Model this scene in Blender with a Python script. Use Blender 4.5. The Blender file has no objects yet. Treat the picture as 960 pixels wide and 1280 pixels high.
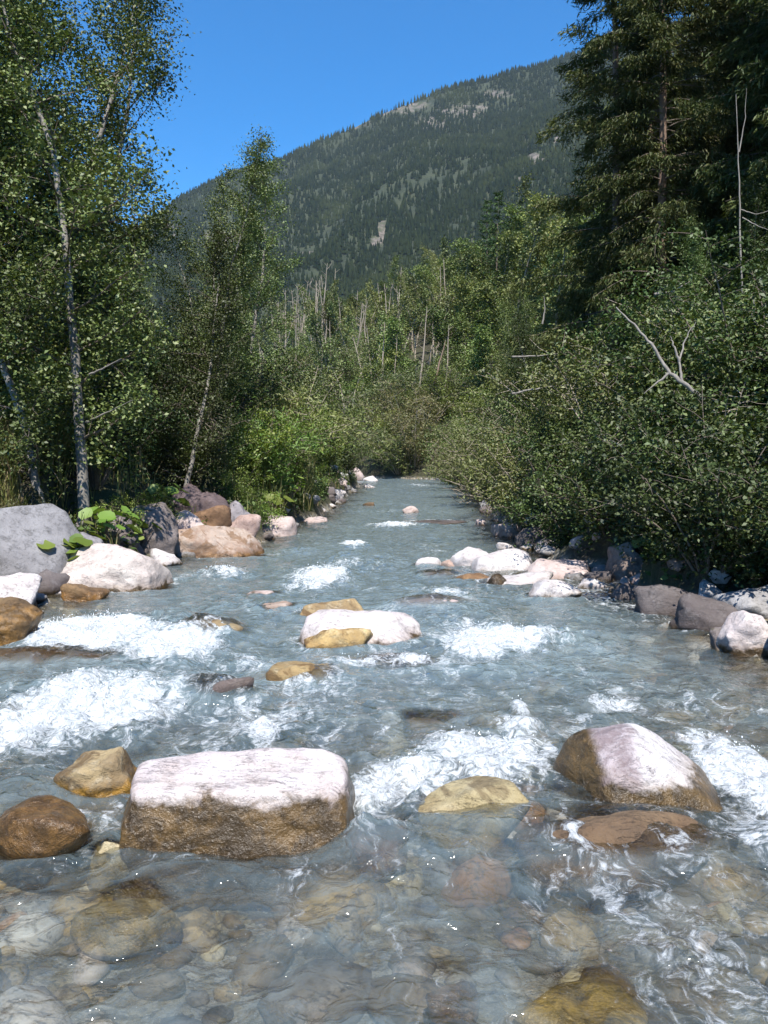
import bpy, bmesh, math, random
import numpy as np
from mathutils import Vector

S = bpy.context.scene
COL = S.collection
R = math.radians

# ------------------------------------------------------------------ camera
F = 1066.7
PITCH = math.atan(70 / F)
CAMZ = 2.0
cam_d = bpy.data.cameras.new('camera')
cam = bpy.data.objects.new('camera', cam_d)
COL.objects.link(cam)
cam.location = (0, 0, CAMZ)
cam.rotation_euler = (math.pi / 2 - PITCH, 0, 0)
cam_d.sensor_fit = 'VERTICAL'
cam_d.sensor_height = 24
cam_d.lens = 20
cam_d.clip_end = 9000
cam_d.clip_start = 0.05
S.camera = cam


def ray(px, py):
    dx = (px - 480) / F
    dy = (640 - py) / F
    c, s = math.cos(PITCH), math.sin(PITCH)
    return (dx, c + dy * s, -s + dy * c)


def W(px, py, z=0.0):
    """ground point under a viewing direction, on the level z"""
    r = ray(px, py)
    t = (z - CAMZ) / r[2]
    return (r[0] * t, r[1] * t, z)


def D(px, py, d):
    """point in a viewing direction at distance y = d"""
    r = ray(px, py)
    t = d / r[1]
    return (r[0] * t, d, CAMZ + r[2] * t)


# ------------------------------------------------------------------ noise
def _h(ix, iy, iz, seed):
    h = (ix.astype(np.uint32) * np.uint32(374761393) + iy.astype(np.uint32) * np.uint32(668265263)
         + iz.astype(np.uint32) * np.uint32(2147483647) + np.uint32((seed * 974711 + 12345) & 0xffffffff))
    h = (h ^ (h >> np.uint32(13))) * np.uint32(1274126177)
    h = (h ^ (h >> np.uint32(15))) * np.uint32(2246822519)
    h = h ^ (h >> np.uint32(16))
    return h.astype(np.float64) / 4294967295.0 * 2 - 1


def vnoise(x, y, z, seed=0):
    x, y, z = np.broadcast_arrays(np.asarray(x, float), np.asarray(y, float), np.asarray(z, float))
    fx, fy, fz = np.floor(x), np.floor(y), np.floor(z)
    ix, iy, iz = fx.astype(np.int64), fy.astype(np.int64), fz.astype(np.int64)
    u, v, w = x - fx, y - fy, z - fz
    u = u * u * u * (u * (u * 6 - 15) + 10)
    v = v * v * v * (v * (v * 6 - 15) + 10)
    w = w * w * w * (w * (w * 6 - 15) + 10)
    r = 0
    for a in (0, 1):
        for b in (0, 1):
            for c in (0, 1):
                r = r + _h(ix + a, iy + b, iz + c, seed) * (u if a else 1 - u) * (v if b else 1 - v) * (w if c else 1 - w)
    return r


def fbm(x, y, z=0.0, oct=4, seed=0, gain=0.5):
    x = np.asarray(x, float)
    y = np.asarray(y, float)
    z = np.asarray(z, float)
    a, r, t = 1.0, 0, 0
    for o in range(oct):
        r = r + a * vnoise(x * 2 ** o + 17.3 * o, y * 2 ** o - 9.1 * o, z * 2 ** o + 3.7 * o, seed + o)
        t += a
        a *= gain
    return r / t


def sstep(a, b, x):
    t = np.clip((x - a) / (b - a), 0, 1)
    return t * t * (3 - 2 * t)


# ------------------------------------------------------------------ mesh helpers
def np_mesh(name, verts, faces, smooth=False, k=4):
    """faces: (n,k) int array"""
    verts = np.asarray(verts, np.float32)
    faces = np.asarray(faces, np.int32)
    me = bpy.data.meshes.new(name)
    me.vertices.add(len(verts))
    me.vertices.foreach_set('co', verts.ravel())
    k = faces.shape[1]
    me.loops.add(faces.size)
    me.loops.foreach_set('vertex_index', faces.ravel())
    me.polygons.add(len(faces))
    me.polygons.foreach_set('loop_start', np.arange(0, faces.size, k, dtype=np.int32))
    me.polygons.foreach_set('loop_total', np.full(len(faces), k, dtype=np.int32))
    if smooth:
        me.polygons.foreach_set('use_smooth', np.ones(len(faces), dtype=bool))
    me.update(calc_edges=True)
    me.validate()
    return me


def link(name, me, mat=None, parent=None, loc=None):
    o = bpy.data.objects.new(name, me)
    COL.objects.link(o)
    if mat is not None and me is not None and not me.materials:
        me.materials.append(mat)
    if parent is not None:
        o.parent = parent
    if loc is not None:
        o.location = loc
    return o


def tag(o, label=None, cat=None, group=None, kind=None):
    if label:
        o['label'] = label
    if cat:
        o['category'] = cat
    if group:
        o['group'] = group
    if kind:
        o['kind'] = kind
    return o


def add_attr(me, name, vals):
    a = me.attributes.new(name, 'FLOAT', 'POINT')
    a.data.foreach_set('value', np.asarray(vals, np.float32))


class Tubes:
    def __init__(self):
        self.v, self.f, self.n = [], [], 0

    def add(self, pts, radii, sides=6):
        pts = np.asarray(pts, float)
        n = len(pts)
        t = np.gradient(pts, axis=0)
        t /= np.linalg.norm(t, axis=1)[:, None] + 1e-9
        ref = np.array([0.31, 0.95, 0.05]) if abs(t[0][2]) > 0.6 else np.array([0.05, 0.1, 1.0])
        a = np.cross(t, ref)
        a /= np.linalg.norm(a, axis=1)[:, None] + 1e-9
        b = np.cross(t, a)
        ang = np.linspace(0, 2 * np.pi, sides, endpoint=False)
        ring = (np.cos(ang)[None, :, None] * a[:, None, :] + np.sin(ang)[None, :, None] * b[:, None, :])
        vv = pts[:, None, :] + ring * np.asarray(radii)[:, None, None]
        i = np.arange(n - 1)[:, None] * sides
        j = np.arange(sides)[None, :]
        jn = (j + 1) % sides
        q = np.stack([i + j, i + jn, i + sides + jn, i + sides + j], axis=-1).reshape(-1, 4) + self.n
        self.v.append(vv.reshape(-1, 3))
        self.f.append(q)
        self.n += n * sides

    def mesh(self, name):
        return np_mesh(name, np.concatenate(self.v), np.concatenate(self.f), smooth=True)


def leaf_mesh(name, rng, centers, size, aspect=0.6, up=0.5, dirs=None, fold=0.15):
    """every leaf a folded rhombus of its own"""
    n = len(centers)
    nrm = rng.normal(size=(n, 3))
    nrm /= np.linalg.norm(nrm, axis=1)[:, None]
    nrm[:, 2] = np.abs(nrm[:, 2]) + up
    nrm /= np.linalg.norm(nrm, axis=1)[:, None]
    d = rng.normal(size=(n, 3)) if dirs is None else dirs + rng.normal(size=(n, 3)) * 0.3
    d -= nrm * np.sum(d * nrm, axis=1)[:, None]
    d /= np.linalg.norm(d, axis=1)[:, None] + 1e-9
    s = np.cross(nrm, d)
    L = (size * rng.uniform(0.6, 1.35, n))[:, None]
    v = np.empty((n, 4, 3))
    v[:, 0] = centers - d * L * 0.5
    v[:, 1] = centers + s * L * 0.5 * aspect + nrm * L * fold
    v[:, 2] = centers + d * L * 0.5 - nrm * L * 0.05
    v[:, 3] = centers - s * L * 0.5 * aspect + nrm * L * fold
    f = np.arange(n * 4).reshape(n, 4)
    return np_mesh(name, v.reshape(-1, 3), f)


# ------------------------------------------------------------------ materials
class NT:
    def __init__(self, name):
        self.m = bpy.data.materials.new(name)
        self.m.use_nodes = True
        self.t = self.m.node_tree
        self.t.nodes.clear()
        self.out = self.n('ShaderNodeOutputMaterial')

    def n(self, typ, ins=None, **kw):
        nd = self.t.nodes.new(typ)
        for k, v in kw.items():
            setattr(nd, k, v)
        for k, v in (ins or {}).items():
            if hasattr(v, 'is_output'):
                self.t.links.new(v, nd.inputs[k])
            else:
                nd.inputs[k].default_value = v
        return nd

    def math(self, op, a, b=0.0, c=0.0, clamp=False):
        return self.n('ShaderNodeMath', {0: a, 1: b, 2: c}, operation=op, use_clamp=clamp).outputs[0]

    def mix(self, f, a, b, typ='MIX'):
        nd = self.n('ShaderNodeMix', {0: f, 6: a, 7: b}, data_type='RGBA', blend_type=typ)
        return nd.outputs[2]

    def ramp(self, f, stops, interp='LINEAR'):
        nd = self.n('ShaderNodeValToRGB', {0: f})
        cr = nd.color_ramp
        cr.interpolation = interp
        while len(cr.elements) < len(stops):
            cr.elements.new(0.5)
        for e, (p, c) in zip(cr.elements, stops):
            e.position = p
            e.color = (*c, 1) if len(c) == 3 else c
        return nd.outputs[0]

    def noise(self, vec, scale, detail=4, rough=0.55, dist=0.0, out=0):
        return self.n('ShaderNodeTexNoise', {'Vector': vec, 'Scale': scale, 'Detail': detail, 'Roughness': rough, 'Distortion': dist}).outputs[out]

    def mapr(self, v, a, b, c=0.0, d=1.0, smooth=True):
        return self.n('ShaderNodeMapRange', {0: v, 1: a, 2: b, 3: c, 4: d}, interpolation_type='SMOOTHSTEP' if smooth else 'LINEAR').outputs[0]

    def done(self, shader):
        self.t.links.new(shader, self.out.inputs[0])
        return self.m


def c4(c):
    return (c[0], c[1], c[2], 1)


def leaf_material(name, cols, trans=0.3, gloss=0.06):
    T = NT(name)
    g = T.n('ShaderNodeNewGeometry')
    oi = T.n('ShaderNodeObjectInfo')
    stops = [(i / (len(cols) - 1), c) for i, c in enumerate(cols)]
    c = T.ramp(g.outputs['Random Per Island'], stops)
    val = T.math('MULTIPLY_ADD', oi.outputs['Random'], 0.75, 0.62)
    hue = T.math('MULTIPLY_ADD', T.math('FRACT', T.math('MULTIPLY', oi.outputs['Random'], 7.3)), 0.055, 0.46)
    hs = T.n('ShaderNodeHueSaturation', {'Hue': hue, 'Saturation': 1.0, 'Value': val, 'Color': c}).outputs[0]
    dif = T.n('ShaderNodeBsdfDiffuse', {'Color': hs})
    tr = T.n('ShaderNodeBsdfTranslucent', {'Color': T.mix(1.0, hs, (1.0, 1.0, 0.5, 1), 'MULTIPLY')})
    m = T.n('ShaderNodeMixShader', {0: trans, 1: dif.outputs[0], 2: tr.outputs[0]})
    gl = T.n('ShaderNodeBsdfGlossy', {'Color': (1, 1, 1, 1), 'Roughness': 0.55})
    m2 = T.n('ShaderNodeMixShader', {0: gloss, 1: m.outputs[0], 2: gl.outputs[0]})
    return T.done(m2.outputs[0])


def bark_material(name, ca, cb, scale=6.0, dark=(0.03, 0.025, 0.02), darkamt=0.5, stretch=0.25):
    T = NT(name)
    tc = T.n('ShaderNodeTexCoord')
    mp = T.n('ShaderNodeMapping', {'Vector': tc.outputs['Object'], 'Scale': (1, 1, stretch)})
    a = T.noise(mp.outputs[0], scale, 5, 0.65)
    mp2 = T.n('ShaderNodeMapping', {'Vector': tc.outputs['Object'], 'Scale': (1, 1, 2.2)})
    b = T.noise(mp2.outputs[0], scale * 0.9, 4, 0.7, 0.6)
    col = T.mix(T.mapr(a, 0.3, 0.7), c4(ca), c4(cb))
    col = T.mix(T.math('MULTIPLY', T.mapr(b, 0.55, 0.68), darkamt), col, c4(dark))
    bp = T.n('ShaderNodeBump', {'Strength': 0.6, 'Distance': 0.02, 'Height': a})
    p = T.n('ShaderNodeBsdfPrincipled', {'Base Color': col, 'Roughness': 0.9, 'Normal': bp.outputs[0]})
    return T.done(p.outputs[0])


def rock_material(name, ca, cb, cc, wet=(0.062, 0.042, 0.02), speck=0.35, moss=0.0, crack=0.55, stain=None, wetamt=1.0, side=False):
    """object colour alpha carries the height of the wet, algae-brown band above the water"""
    T = NT(name)
    tc = T.n('ShaderNodeTexCoord')
    oi = T.n('ShaderNodeObjectInfo')
    g = T.n('ShaderNodeNewGeometry')
    off = T.n('ShaderNodeVectorMath', {0: tc.outputs['Object'], 1: oi.outputs['Random']}, operation='ADD')
    sc = T.n('ShaderNodeVectorMath', {0: oi.outputs['Random'], 1: (37.0, 91.0, 53.0)}, operation='MULTIPLY')
    vec = T.n('ShaderNodeVectorMath', {0: tc.outputs['Object'], 1: sc.outputs[0]}, operation='ADD').outputs[0]
    big = T.noise(vec, 1.7, 5, 0.6, 0.8)
    med = T.noise(vec, 7.0, 6, 0.7, 0.4)
    fine = T.noise(vec, 55.0, 3, 0.7)
    strat = T.n('ShaderNodeMapping', {'Vector': vec, 'Rotation': (0.5, 0.35, 0.2), 'Scale': (1.6, 1.6, 5.0)})
    lay = T.noise(strat.outputs[0], 2.2, 5, 0.65, 0.5)
    col = T.mix(T.mapr(big, 0.36, 0.64), c4(ca), c4(cb))
    col = T.mix(T.math('MULTIPLY', T.mapr(med, 0.48, 0.72), 0.75), col, c4(cc))
    col = T.mix(T.math('MULTIPLY', T.mapr(lay, 0.56, 0.72), 0.2), col, c4([x * 0.55 for x in cc]))
    if stain:
        col = T.mix(T.math('MULTIPLY', T.mapr(T.noise(vec, 2.6, 5, 0.65, 1.2), 0.5, 0.6), 0.85), col, c4(stain))
    col = T.mix(T.math('MULTIPLY', T.mapr(fine, 0.56, 0.72), speck), col, (0.12, 0.1, 0.095, 1))
    pit = T.noise(vec, 24.0, 4, 0.75, 0.2)
    col = T.mix(T.math('MULTIPLY', T.mapr(pit, 0.57, 0.68), crack), col, c4([x * 0.45 for x in cc]))
    streak = T.n('ShaderNodeMapping', {'Vector': vec, 'Rotation': (0.9, 0.2, 0.6), 'Scale': (1.0, 6.0, 2.0)})
    vein = T.noise(streak.outputs[0], 2.4, 6, 0.75, 0.8)
    ck = T.mapr(T.math('ABSOLUTE', T.math('SUBTRACT', vein, 0.5)), 0.0, 0.012, 1.0, 0.0)
    ck = T.math('MULTIPLY', ck, T.mapr(med, 0.42, 0.6))
    col = T.mix(T.math('MULTIPLY', ck, 0.16), col, c4([x * 0.4 for x in cc]))
    if moss > 0:
        nz = T.n('ShaderNodeSeparateXYZ', {0: g.outputs['Normal']}).outputs[2]
        mm = T.math('MULTIPLY', T.mapr(nz, 0.35, 0.85), T.mapr(T.noise(vec, 5.0, 5, 0.7), 0.42, 0.58))
        col = T.mix(T.math('MULTIPLY', mm, moss), col, (0.07, 0.062, 0.016, 1))
    pz = T.n('ShaderNodeSeparateXYZ', {0: g.outputs['Position']}).outputs[2]
    lim = T.math('ADD', T.math('MULTIPLY_ADD', T.noise(vec, 4.0, 6, 0.68, 0.4), 0.34, -0.17), oi.outputs['Alpha'])
    w = T.mapr(T.math('SUBTRACT', pz, lim), -0.03, 0.03, 1.0, 0.0)
    w = T.math('MULTIPLY', w, wetamt)
    if side:          # soaked purple and brown rock on the upstream left flank
        ox = T.n('ShaderNodeSeparateXYZ', {0: tc.outputs['Object']}).outputs[0]
        oxn = T.math('ADD', ox, T.math('MULTIPLY_ADD', big, 0.22, -0.11))
        pc = T.mix(T.mapr(med, 0.38, 0.62), (0.15, 0.10, 0.105, 1), (0.40, 0.34, 0.35, 1))
        col = T.mix(T.mapr(T.math('ADD', oxn, T.math('MULTIPLY_ADD', med, 0.16, -0.08)), -0.06, 0.0, 0.85, 0.0), col, pc)
        w = T.math('MAXIMUM', w, T.mapr(oxn, -0.27, -0.2, 1.0, 0.0))
    wcol = T.mix(T.mapr(T.noise(vec, 5.5, 6, 0.75, 0.3), 0.4, 0.62), c4(wet), c4([wet[0] * 2.3, wet[1] * 2.1, wet[2] * 1.6]))
    wcol = T.mix(T.math('MULTIPLY', T.mapr(med, 0.5, 0.66), 0.7), wcol, c4([x * 0.5 for x in wet]))
    damp = T.math('MULTIPLY', T.mapr(T.math('SUBTRACT', pz, lim), 0.0, 0.11, 1.0, 0.0), 0.5)
    col = T.mix(damp, col, T.mix(1.0, col, (0.62, 0.52, 0.42, 1), 'MULTIPLY'))
    col = T.mix(w, col, wcol)
    col = T.mix(1.0, col, oi.outputs['Color'], 'MULTIPLY')
    h = T.math('ADD', T.math('MULTIPLY', med, 0.75), T.math('MULTIPLY', fine, 0.14))
    h = T.math('ADD', h, T.math('MULTIPLY', pit, 0.3))
    h = T.math('ADD', h, T.math('MULTIPLY', lay, 0.12))
    h = T.math('SUBTRACT', h, T.math('MULTIPLY', ck, 0.15))
    bp = T.n('ShaderNodeBump', {'Strength': 0.8, 'Distance': 0.05, 'Height': h})
    p = T.n('ShaderNodeBsdfPrincipled', {'Base Color': col, 'Roughness': T.mapr(w, 0, 1, 0.85, 0.28, False), 'Normal': bp.outputs[0]})
    return T.done(p.outputs[0])


M = {}
M['leaf_alder'] = leaf_material('leaf_alder', [(0.03, 0.055, 0.014), (0.05, 0.088, 0.02), (0.075, 0.12, 0.028), (0.12, 0.16, 0.05)], 0.2, 0.03)
M['leaf_birch'] = leaf_material('leaf_birch', [(0.05, 0.085, 0.02), (0.085, 0.13, 0.032), (0.125, 0.17, 0.045), (0.18, 0.21, 0.08)], 0.2, 0.035)
M['leaf_willow'] = leaf_material('leaf_willow', [(0.09, 0.125, 0.034), (0.13, 0.172, 0.048), (0.172, 0.212, 0.064), (0.205, 0.235, 0.09)], 0.22, 0.03)
M['leaf_far'] = leaf_material('leaf_far', [(0.075, 0.12, 0.028), (0.12, 0.172, 0.042), (0.165, 0.212, 0.056), (0.2, 0.235, 0.085)], 0.22, 0.02)
M['leaf_bright'] = leaf_material('leaf_bright', [(0.085, 0.155, 0.02), (0.125, 0.205, 0.03), (0.17, 0.25, 0.042), (0.22, 0.28, 0.072)], 0.3, 0.03)
M['leaf_olive'] = leaf_material('leaf_olive', [(0.09, 0.095, 0.03), (0.12, 0.125, 0.042), (0.16, 0.155, 0.055), (0.2, 0.15, 0.065)], 0.22, 0.03)
M['needle'] = leaf_material('needle', [(0.04, 0.064, 0.02), (0.07, 0.102, 0.031), (0.105, 0.136, 0.045), (0.14, 0.14, 0.058)], 0.16, 0.015)
M['needle_far'] = leaf_material('needle_far', [(0.035, 0.07, 0.024), (0.06, 0.11, 0.034), (0.08, 0.13, 0.042)], 0.12, 0.01)
T = NT('needle_hill')
g = T.n('ShaderNodeNewGeometry')
stand = T.noise(g.outputs['Position'], 0.006, 5, 0.7, 0.5)
cc = T.ramp(g.outputs['Random Per Island'], [(0, (0.008, 0.014, 0.008)), (0.5, (0.014, 0.021, 0.0105)), (1, (0.022, 0.03, 0.014))])
cc = T.mix(T.mapr(stand, 0.48, 0.64), cc, T.mix(0.55, cc, (0.04, 0.05, 0.02, 1)))
M['needle_hill'] = T.done(T.n('ShaderNodeBsdfDiffuse', {'Color': cc}).outputs[0])
M['grass'] = leaf_material('grass', [(0.07, 0.115, 0.022), (0.11, 0.15, 0.036), (0.16, 0.17, 0.055), (0.24, 0.2, 0.095)], 0.25, 0.03)
M['bark_birch'] = bark_material('bark_birch', (0.27, 0.25, 0.22), (0.15, 0.135, 0.115), 9, (0.05, 0.042, 0.035), 0.85)
M['bark_brown'] = bark_material('bark_brown', (0.10, 0.075, 0.055), (0.17, 0.14, 0.11), 8)
M['bark_spruce'] = bark_material('bark_spruce', (0.24, 0.16, 0.115), (0.16, 0.11, 0.08), 12, (0.05, 0.035, 0.025), 0.6)
M['bark_pale'] = bark_material('bark_pale', (0.4, 0.34, 0.27), (0.27, 0.22, 0.17), 3, (0.1, 0.075, 0.055), 0.5)
M['bark_bare'] = bark_material('bark_bare', (0.38, 0.32, 0.25), (0.27, 0.22, 0.17), 3, (0.14, 0.11, 0.08), 0.4)
M['bark_dead'] = bark_material('bark_dead', (0.3, 0.27, 0.235), (0.19, 0.17, 0.145), 12, (0.12, 0.1, 0.08), 0.5)
M['rock_white'] = rock_material('rock_white', (0.63, 0.595, 0.58), (0.52, 0.47, 0.46), (0.38, 0.325, 0.32))
M['rock_pink'] = rock_material('rock_pink', (0.56, 0.47, 0.44), (0.46, 0.36, 0.33), (0.34, 0.25, 0.23))
M['rock_wedge'] = rock_material('rock_wedge', (0.63, 0.595, 0.58), (0.52, 0.47, 0.46), (0.38, 0.325, 0.32), side=True)
M['rock_grey'] = rock_material('rock_grey', (0.36, 0.35, 0.35), (0.28, 0.27, 0.27), (0.17, 0.165, 0.16), (0.06, 0.05, 0.035))
M['rock_gold'] = rock_material('rock_gold', (0.36, 0.27, 0.14), (0.22, 0.155, 0.08), (0.44, 0.39, 0.29), (0.16, 0.095, 0.025), 0.3, stain=(0.11, 0.065, 0.025))
M['rock_brown'] = rock_material('rock_brown', (0.17, 0.115, 0.065), (0.11, 0.07, 0.04), (0.07, 0.048, 0.03), (0.085, 0.05, 0.022))
M['rock_dark'] = rock_material('rock_dark', (0.13, 0.11, 0.105), (0.09, 0.072, 0.07), (0.19, 0.17, 0.165), (0.04, 0.028, 0.018))
M['rock_orange'] = rock_material('rock_orange', (0.43, 0.34, 0.28), (0.30, 0.2, 0.145), (0.5, 0.42, 0.36), (0.12, 0.07, 0.035), stain=(0.2, 0.115, 0.06))
M['rock_moss'] = rock_material('rock_moss', (0.24, 0.2, 0.185), (0.17, 0.14, 0.13), (0.12, 0.1, 0.09), moss=0.95)
M['rock_yellow'] = rock_material('rock_yellow', (0.52, 0.45, 0.29), (0.42, 0.34, 0.18), (0.32, 0.25, 0.13), (0.2, 0.145, 0.06), stain=(0.2, 0.15, 0.08))


def ground_material():
    T = NT('ground')
    g = T.n('ShaderNodeNewGeometry')
    P = g.outputs['Position']
    pz = T.n('ShaderNodeSeparateXYZ', {0: P}).outputs[2]
    a = T.noise(P, 1.1, 5, 0.65)
    b = T.noise(P, 9.0, 5, 0.7)
    soil = T.mix(T.mapr(a, 0.35, 0.65), (0.035, 0.028, 0.018, 1), (0.05, 0.055, 0.02, 1))
    soil = T.mix(T.mapr(b, 0.5, 0.7), soil, (0.075, 0.075, 0.03, 1))
    vo = T.n('ShaderNodeTexVoronoi', {'Vector': T.n('ShaderNodeVectorMath', {0: P, 1: T.noise(P, 4.0, 3, 0.6, 0, 1)}, operation='ADD').outputs[0], 'Scale': 4.5})
    cs = T.n('ShaderNodeSeparateColor', {0: vo.outputs['Color']}).outputs[0]
    bed = T.ramp(cs, [(0, (0.09, 0.07, 0.05)), (0.3, (0.2, 0.17, 0.13)), (0.55, (0.3, 0.24, 0.14)), (0.75, (0.34, 0.33, 0.31)), (1, (0.45, 0.42, 0.36))])
    bed = T.mix(T.mapr(b, 0.45, 0.7), bed, (0.11, 0.09, 0.065, 1))
    col = T.mix(T.mapr(pz, 0.0, 0.3), bed, soil)
    bp = T.n('ShaderNodeBump', {'Strength': 0.8, 'Distance': 0.08, 'Height': b})
    p = T.n('ShaderNodeBsdfPrincipled', {'Base Color': col, 'Roughness': 0.95, 'Normal': bp.outputs[0]})
    return T.done(p.outputs[0])


def mountain_material():
    T = NT('mountain')
    g = T.n('ShaderNodeNewGeometry')
    at = T.n('ShaderNodeAttribute', attribute_name='rocky')
    P = g.outputs['Position']
    a = T.noise(P, 0.02, 5, 0.65)
    b = T.noise(P, 0.09, 5, 0.7)
    soil = T.mix(T.mapr(a, 0.4, 0.6), (0.022, 0.033, 0.014, 1), (0.045, 0.055, 0.024, 1))
    mp = T.n('ShaderNodeMapping', {'Vector': P, 'Scale': (1, 1, 0.35)})
    c = T.noise(mp.outputs[0], 0.06, 6, 0.75, 0.6)
    rock = T.mix(T.mapr(c, 0.35, 0.65), (0.085, 0.072, 0.06, 1), (0.23, 0.19, 0.16, 1))
    rock = T.mix(T.math('MULTIPLY', T.mapr(b, 0.44, 0.58), 0.85), rock, (0.06, 0.07, 0.03, 1))
    f = T.mapr(T.math('ADD', at.outputs['Fac'], T.math('MULTIPLY_ADD', c, 0.8, -0.4)), 0.26, 0.6)
    col = T.mix(f, soil, rock)
    bp = T.n('ShaderNodeBump', {'Strength': 1.0, 'Distance': 6.0, 'Height': c})
    p = T.n('ShaderNodeBsdfPrincipled', {'Base Color': col, 'Roughness': 0.95, 'Normal': bp.outputs[0]})
    return T.done(p.outputs[0])


def water_material():
    T = NT('river_water')
    g = T.n('ShaderNodeNewGeometry')
    P = g.outputs['Position']
    foam = T.n('ShaderNodeAttribute', attribute_name='foam').outputs['Fac']
    depth = T.n('ShaderNodeAttribute', attribute_name='depth').outputs['Fac']
    warp = T.n('ShaderNodeVectorMath', {0: T.noise(P, 2.3, 3, 0.6, 0, 1), 1: (0.5, 0.5, 0.5)}, operation='MULTIPLY')
    PW = T.n('ShaderNodeVectorMath', {0: P, 1: warp.outputs[0]}, operation='ADD').outputs[0]
    flow = T.n('ShaderNodeMapping', {'Vector': PW, 'Scale': (1.8, 0.45, 1)}).outputs[0]
    fa = T.noise(flow, 3.6, 9, 0.72, 0.9)
    fb = T.noise(PW, 22.0, 4, 0.7, 0.3)
    # lacy foam: threshold falls where the water is aerated
    s = T.math('ADD', T.math('MULTIPLY', fa, 0.66), T.math('MULTIPLY', fb, 0.34))
    th = T.math('MULTIPLY_ADD', foam, -0.355, 0.68)
    fm = T.mapr(T.math('SUBTRACT', s, th), -0.04, 0.15)
    fm = T.math('MULTIPLY', fm, T.mapr(foam, 0.0, 0.3, 0.15, 0.95))
    # small foam specks, white painted in for sun sparkle on the ripples
    sp = T.noise(P, 75.0, 2, 0.6)
    spk = T.math('MULTIPLY', T.mapr(sp, 0.71, 0.78), T.mapr(fa, 0.46, 0.6))
    fm = T.math('MULTIPLY', fm, T.mapr(fb, 0.34, 0.56, 0.45, 1.0))
    fm = T.math('MAXIMUM', fm, T.math('MULTIPLY', spk, 0.8))
    # ripples
    rip = T.n('ShaderNodeMapping', {'Vector': PW, 'Scale': (1.0, 1.35, 1)}).outputs[0]
    r1 = T.noise(rip, 4.0, 3, 0.5, 0.6)
    r2 = T.noise(rip, 15.0, 2, 0.5, 0.3)
    h = T.math('ADD', T.math('MULTIPLY', r1, 1.0), T.math('MULTIPLY', r2, 0.16))
    bp = T.n('ShaderNodeBump', {'Strength': 0.8, 'Distance': 0.085, 'Height': h})
    N = bp.outputs[0]
    turb = T.math('SUBTRACT', 1.0, T.math('POWER', 2.718, T.math('MULTIPLY', T.math('POWER', depth, 1.8), -2.1)))
    turb = T.math('MULTIPLY_ADD', turb, 0.92, 0.01, clamp=True)
    turb = T.math('ADD', turb, T.math('MULTIPLY_ADD', r1, 0.5, -0.25), clamp=True)
    milk = T.mix(T.mapr(fa, 0.35, 0.65), (0.18, 0.245, 0.265, 1), (0.29, 0.37, 0.39, 1))
    dif = T.n('ShaderNodeBsdfDiffuse', {'Color': milk, 'Normal': N})
    tr = T.n('ShaderNodeBsdfTransparent', {'Color': (0.80, 0.82, 0.80, 1)})
    rf = T.n('ShaderNodeBsdfRefraction', {'Color': (0.80, 0.82, 0.80, 1), 'Roughness': 0.0, 'IOR': 1.33, 'Normal': N})
    clear = T.n('ShaderNodeMixShader', {0: 0.28, 1: tr.outputs[0], 2: rf.outputs[0]})
    body = T.n('ShaderNodeMixShader', {0: turb, 1: clear.outputs[0], 2: dif.outputs[0]})
    gl = T.n('ShaderNodeBsdfGlossy', {'Color': (1, 1, 1, 1), 'Roughness': 0.08, 'Normal': N})
    fr = T.n('ShaderNodeFresnel', {'IOR': 1.33, 'Normal': N})
    wat = T.n('ShaderNodeMixShader', {0: T.math('MINIMUM', fr.outputs[0], 0.6), 1: body.outputs[0], 2: gl.outputs[0]})
    fd = T.n('ShaderNodeBsdfDiffuse', {'Color': (0.8, 0.83, 0.845, 1), 'Normal': T.n('ShaderNodeBump', {'Strength': 1.0, 'Distance': 0.12, 'Height': s}).outputs[0]})
    fin = T.n('ShaderNodeMixShader', {0: fm, 1: wat.outputs[0], 2: fd.outputs[0]})
    return T.done(fin.outputs[0])


M['ground'] = ground_material()
M['mountain'] = mountain_material()
M['water'] = water_material()

# ------------------------------------------------------------------ river course and ground form
XL = np.array([(-40, -4.8), (5, -4.8), (8, -4.5), (11.2, -4.6), (12.4, -4.65), (15.8, -4.1), (17.5, -4.0), (19, -2.9), (24.5, -2.55), (28.4, -2.2),
               (38.8, -2.0), (57.6, -1.7), (63, -2.4), (67, -7), (72, -16), (80, -28), (100, -50), (150, -95), (400, -220)], float)
XR = np.array([(-40, 4.4), (6, 4.2), (8, 3.75), (9.3, 3.7), (11.8, 3.55), (12.9, 3.25), (15.8, 3.2), (19.4, 3.15), (25, 3.5), (35.5, 4.2),
               (47.4, 5.0), (60, 5.8), (70, 5.4), (75, 2.2), (80, -4), (90, -18), (110, -38), (150, -70), (400, -190)], float)


def xl(y):
    return np.interp(y, XL[:, 0], XL[:, 1])


def xr(y):
    return np.interp(y, XR[:, 0], XR[:, 1])


CUTS = []          # hollows in the banks where boulders lie


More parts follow.
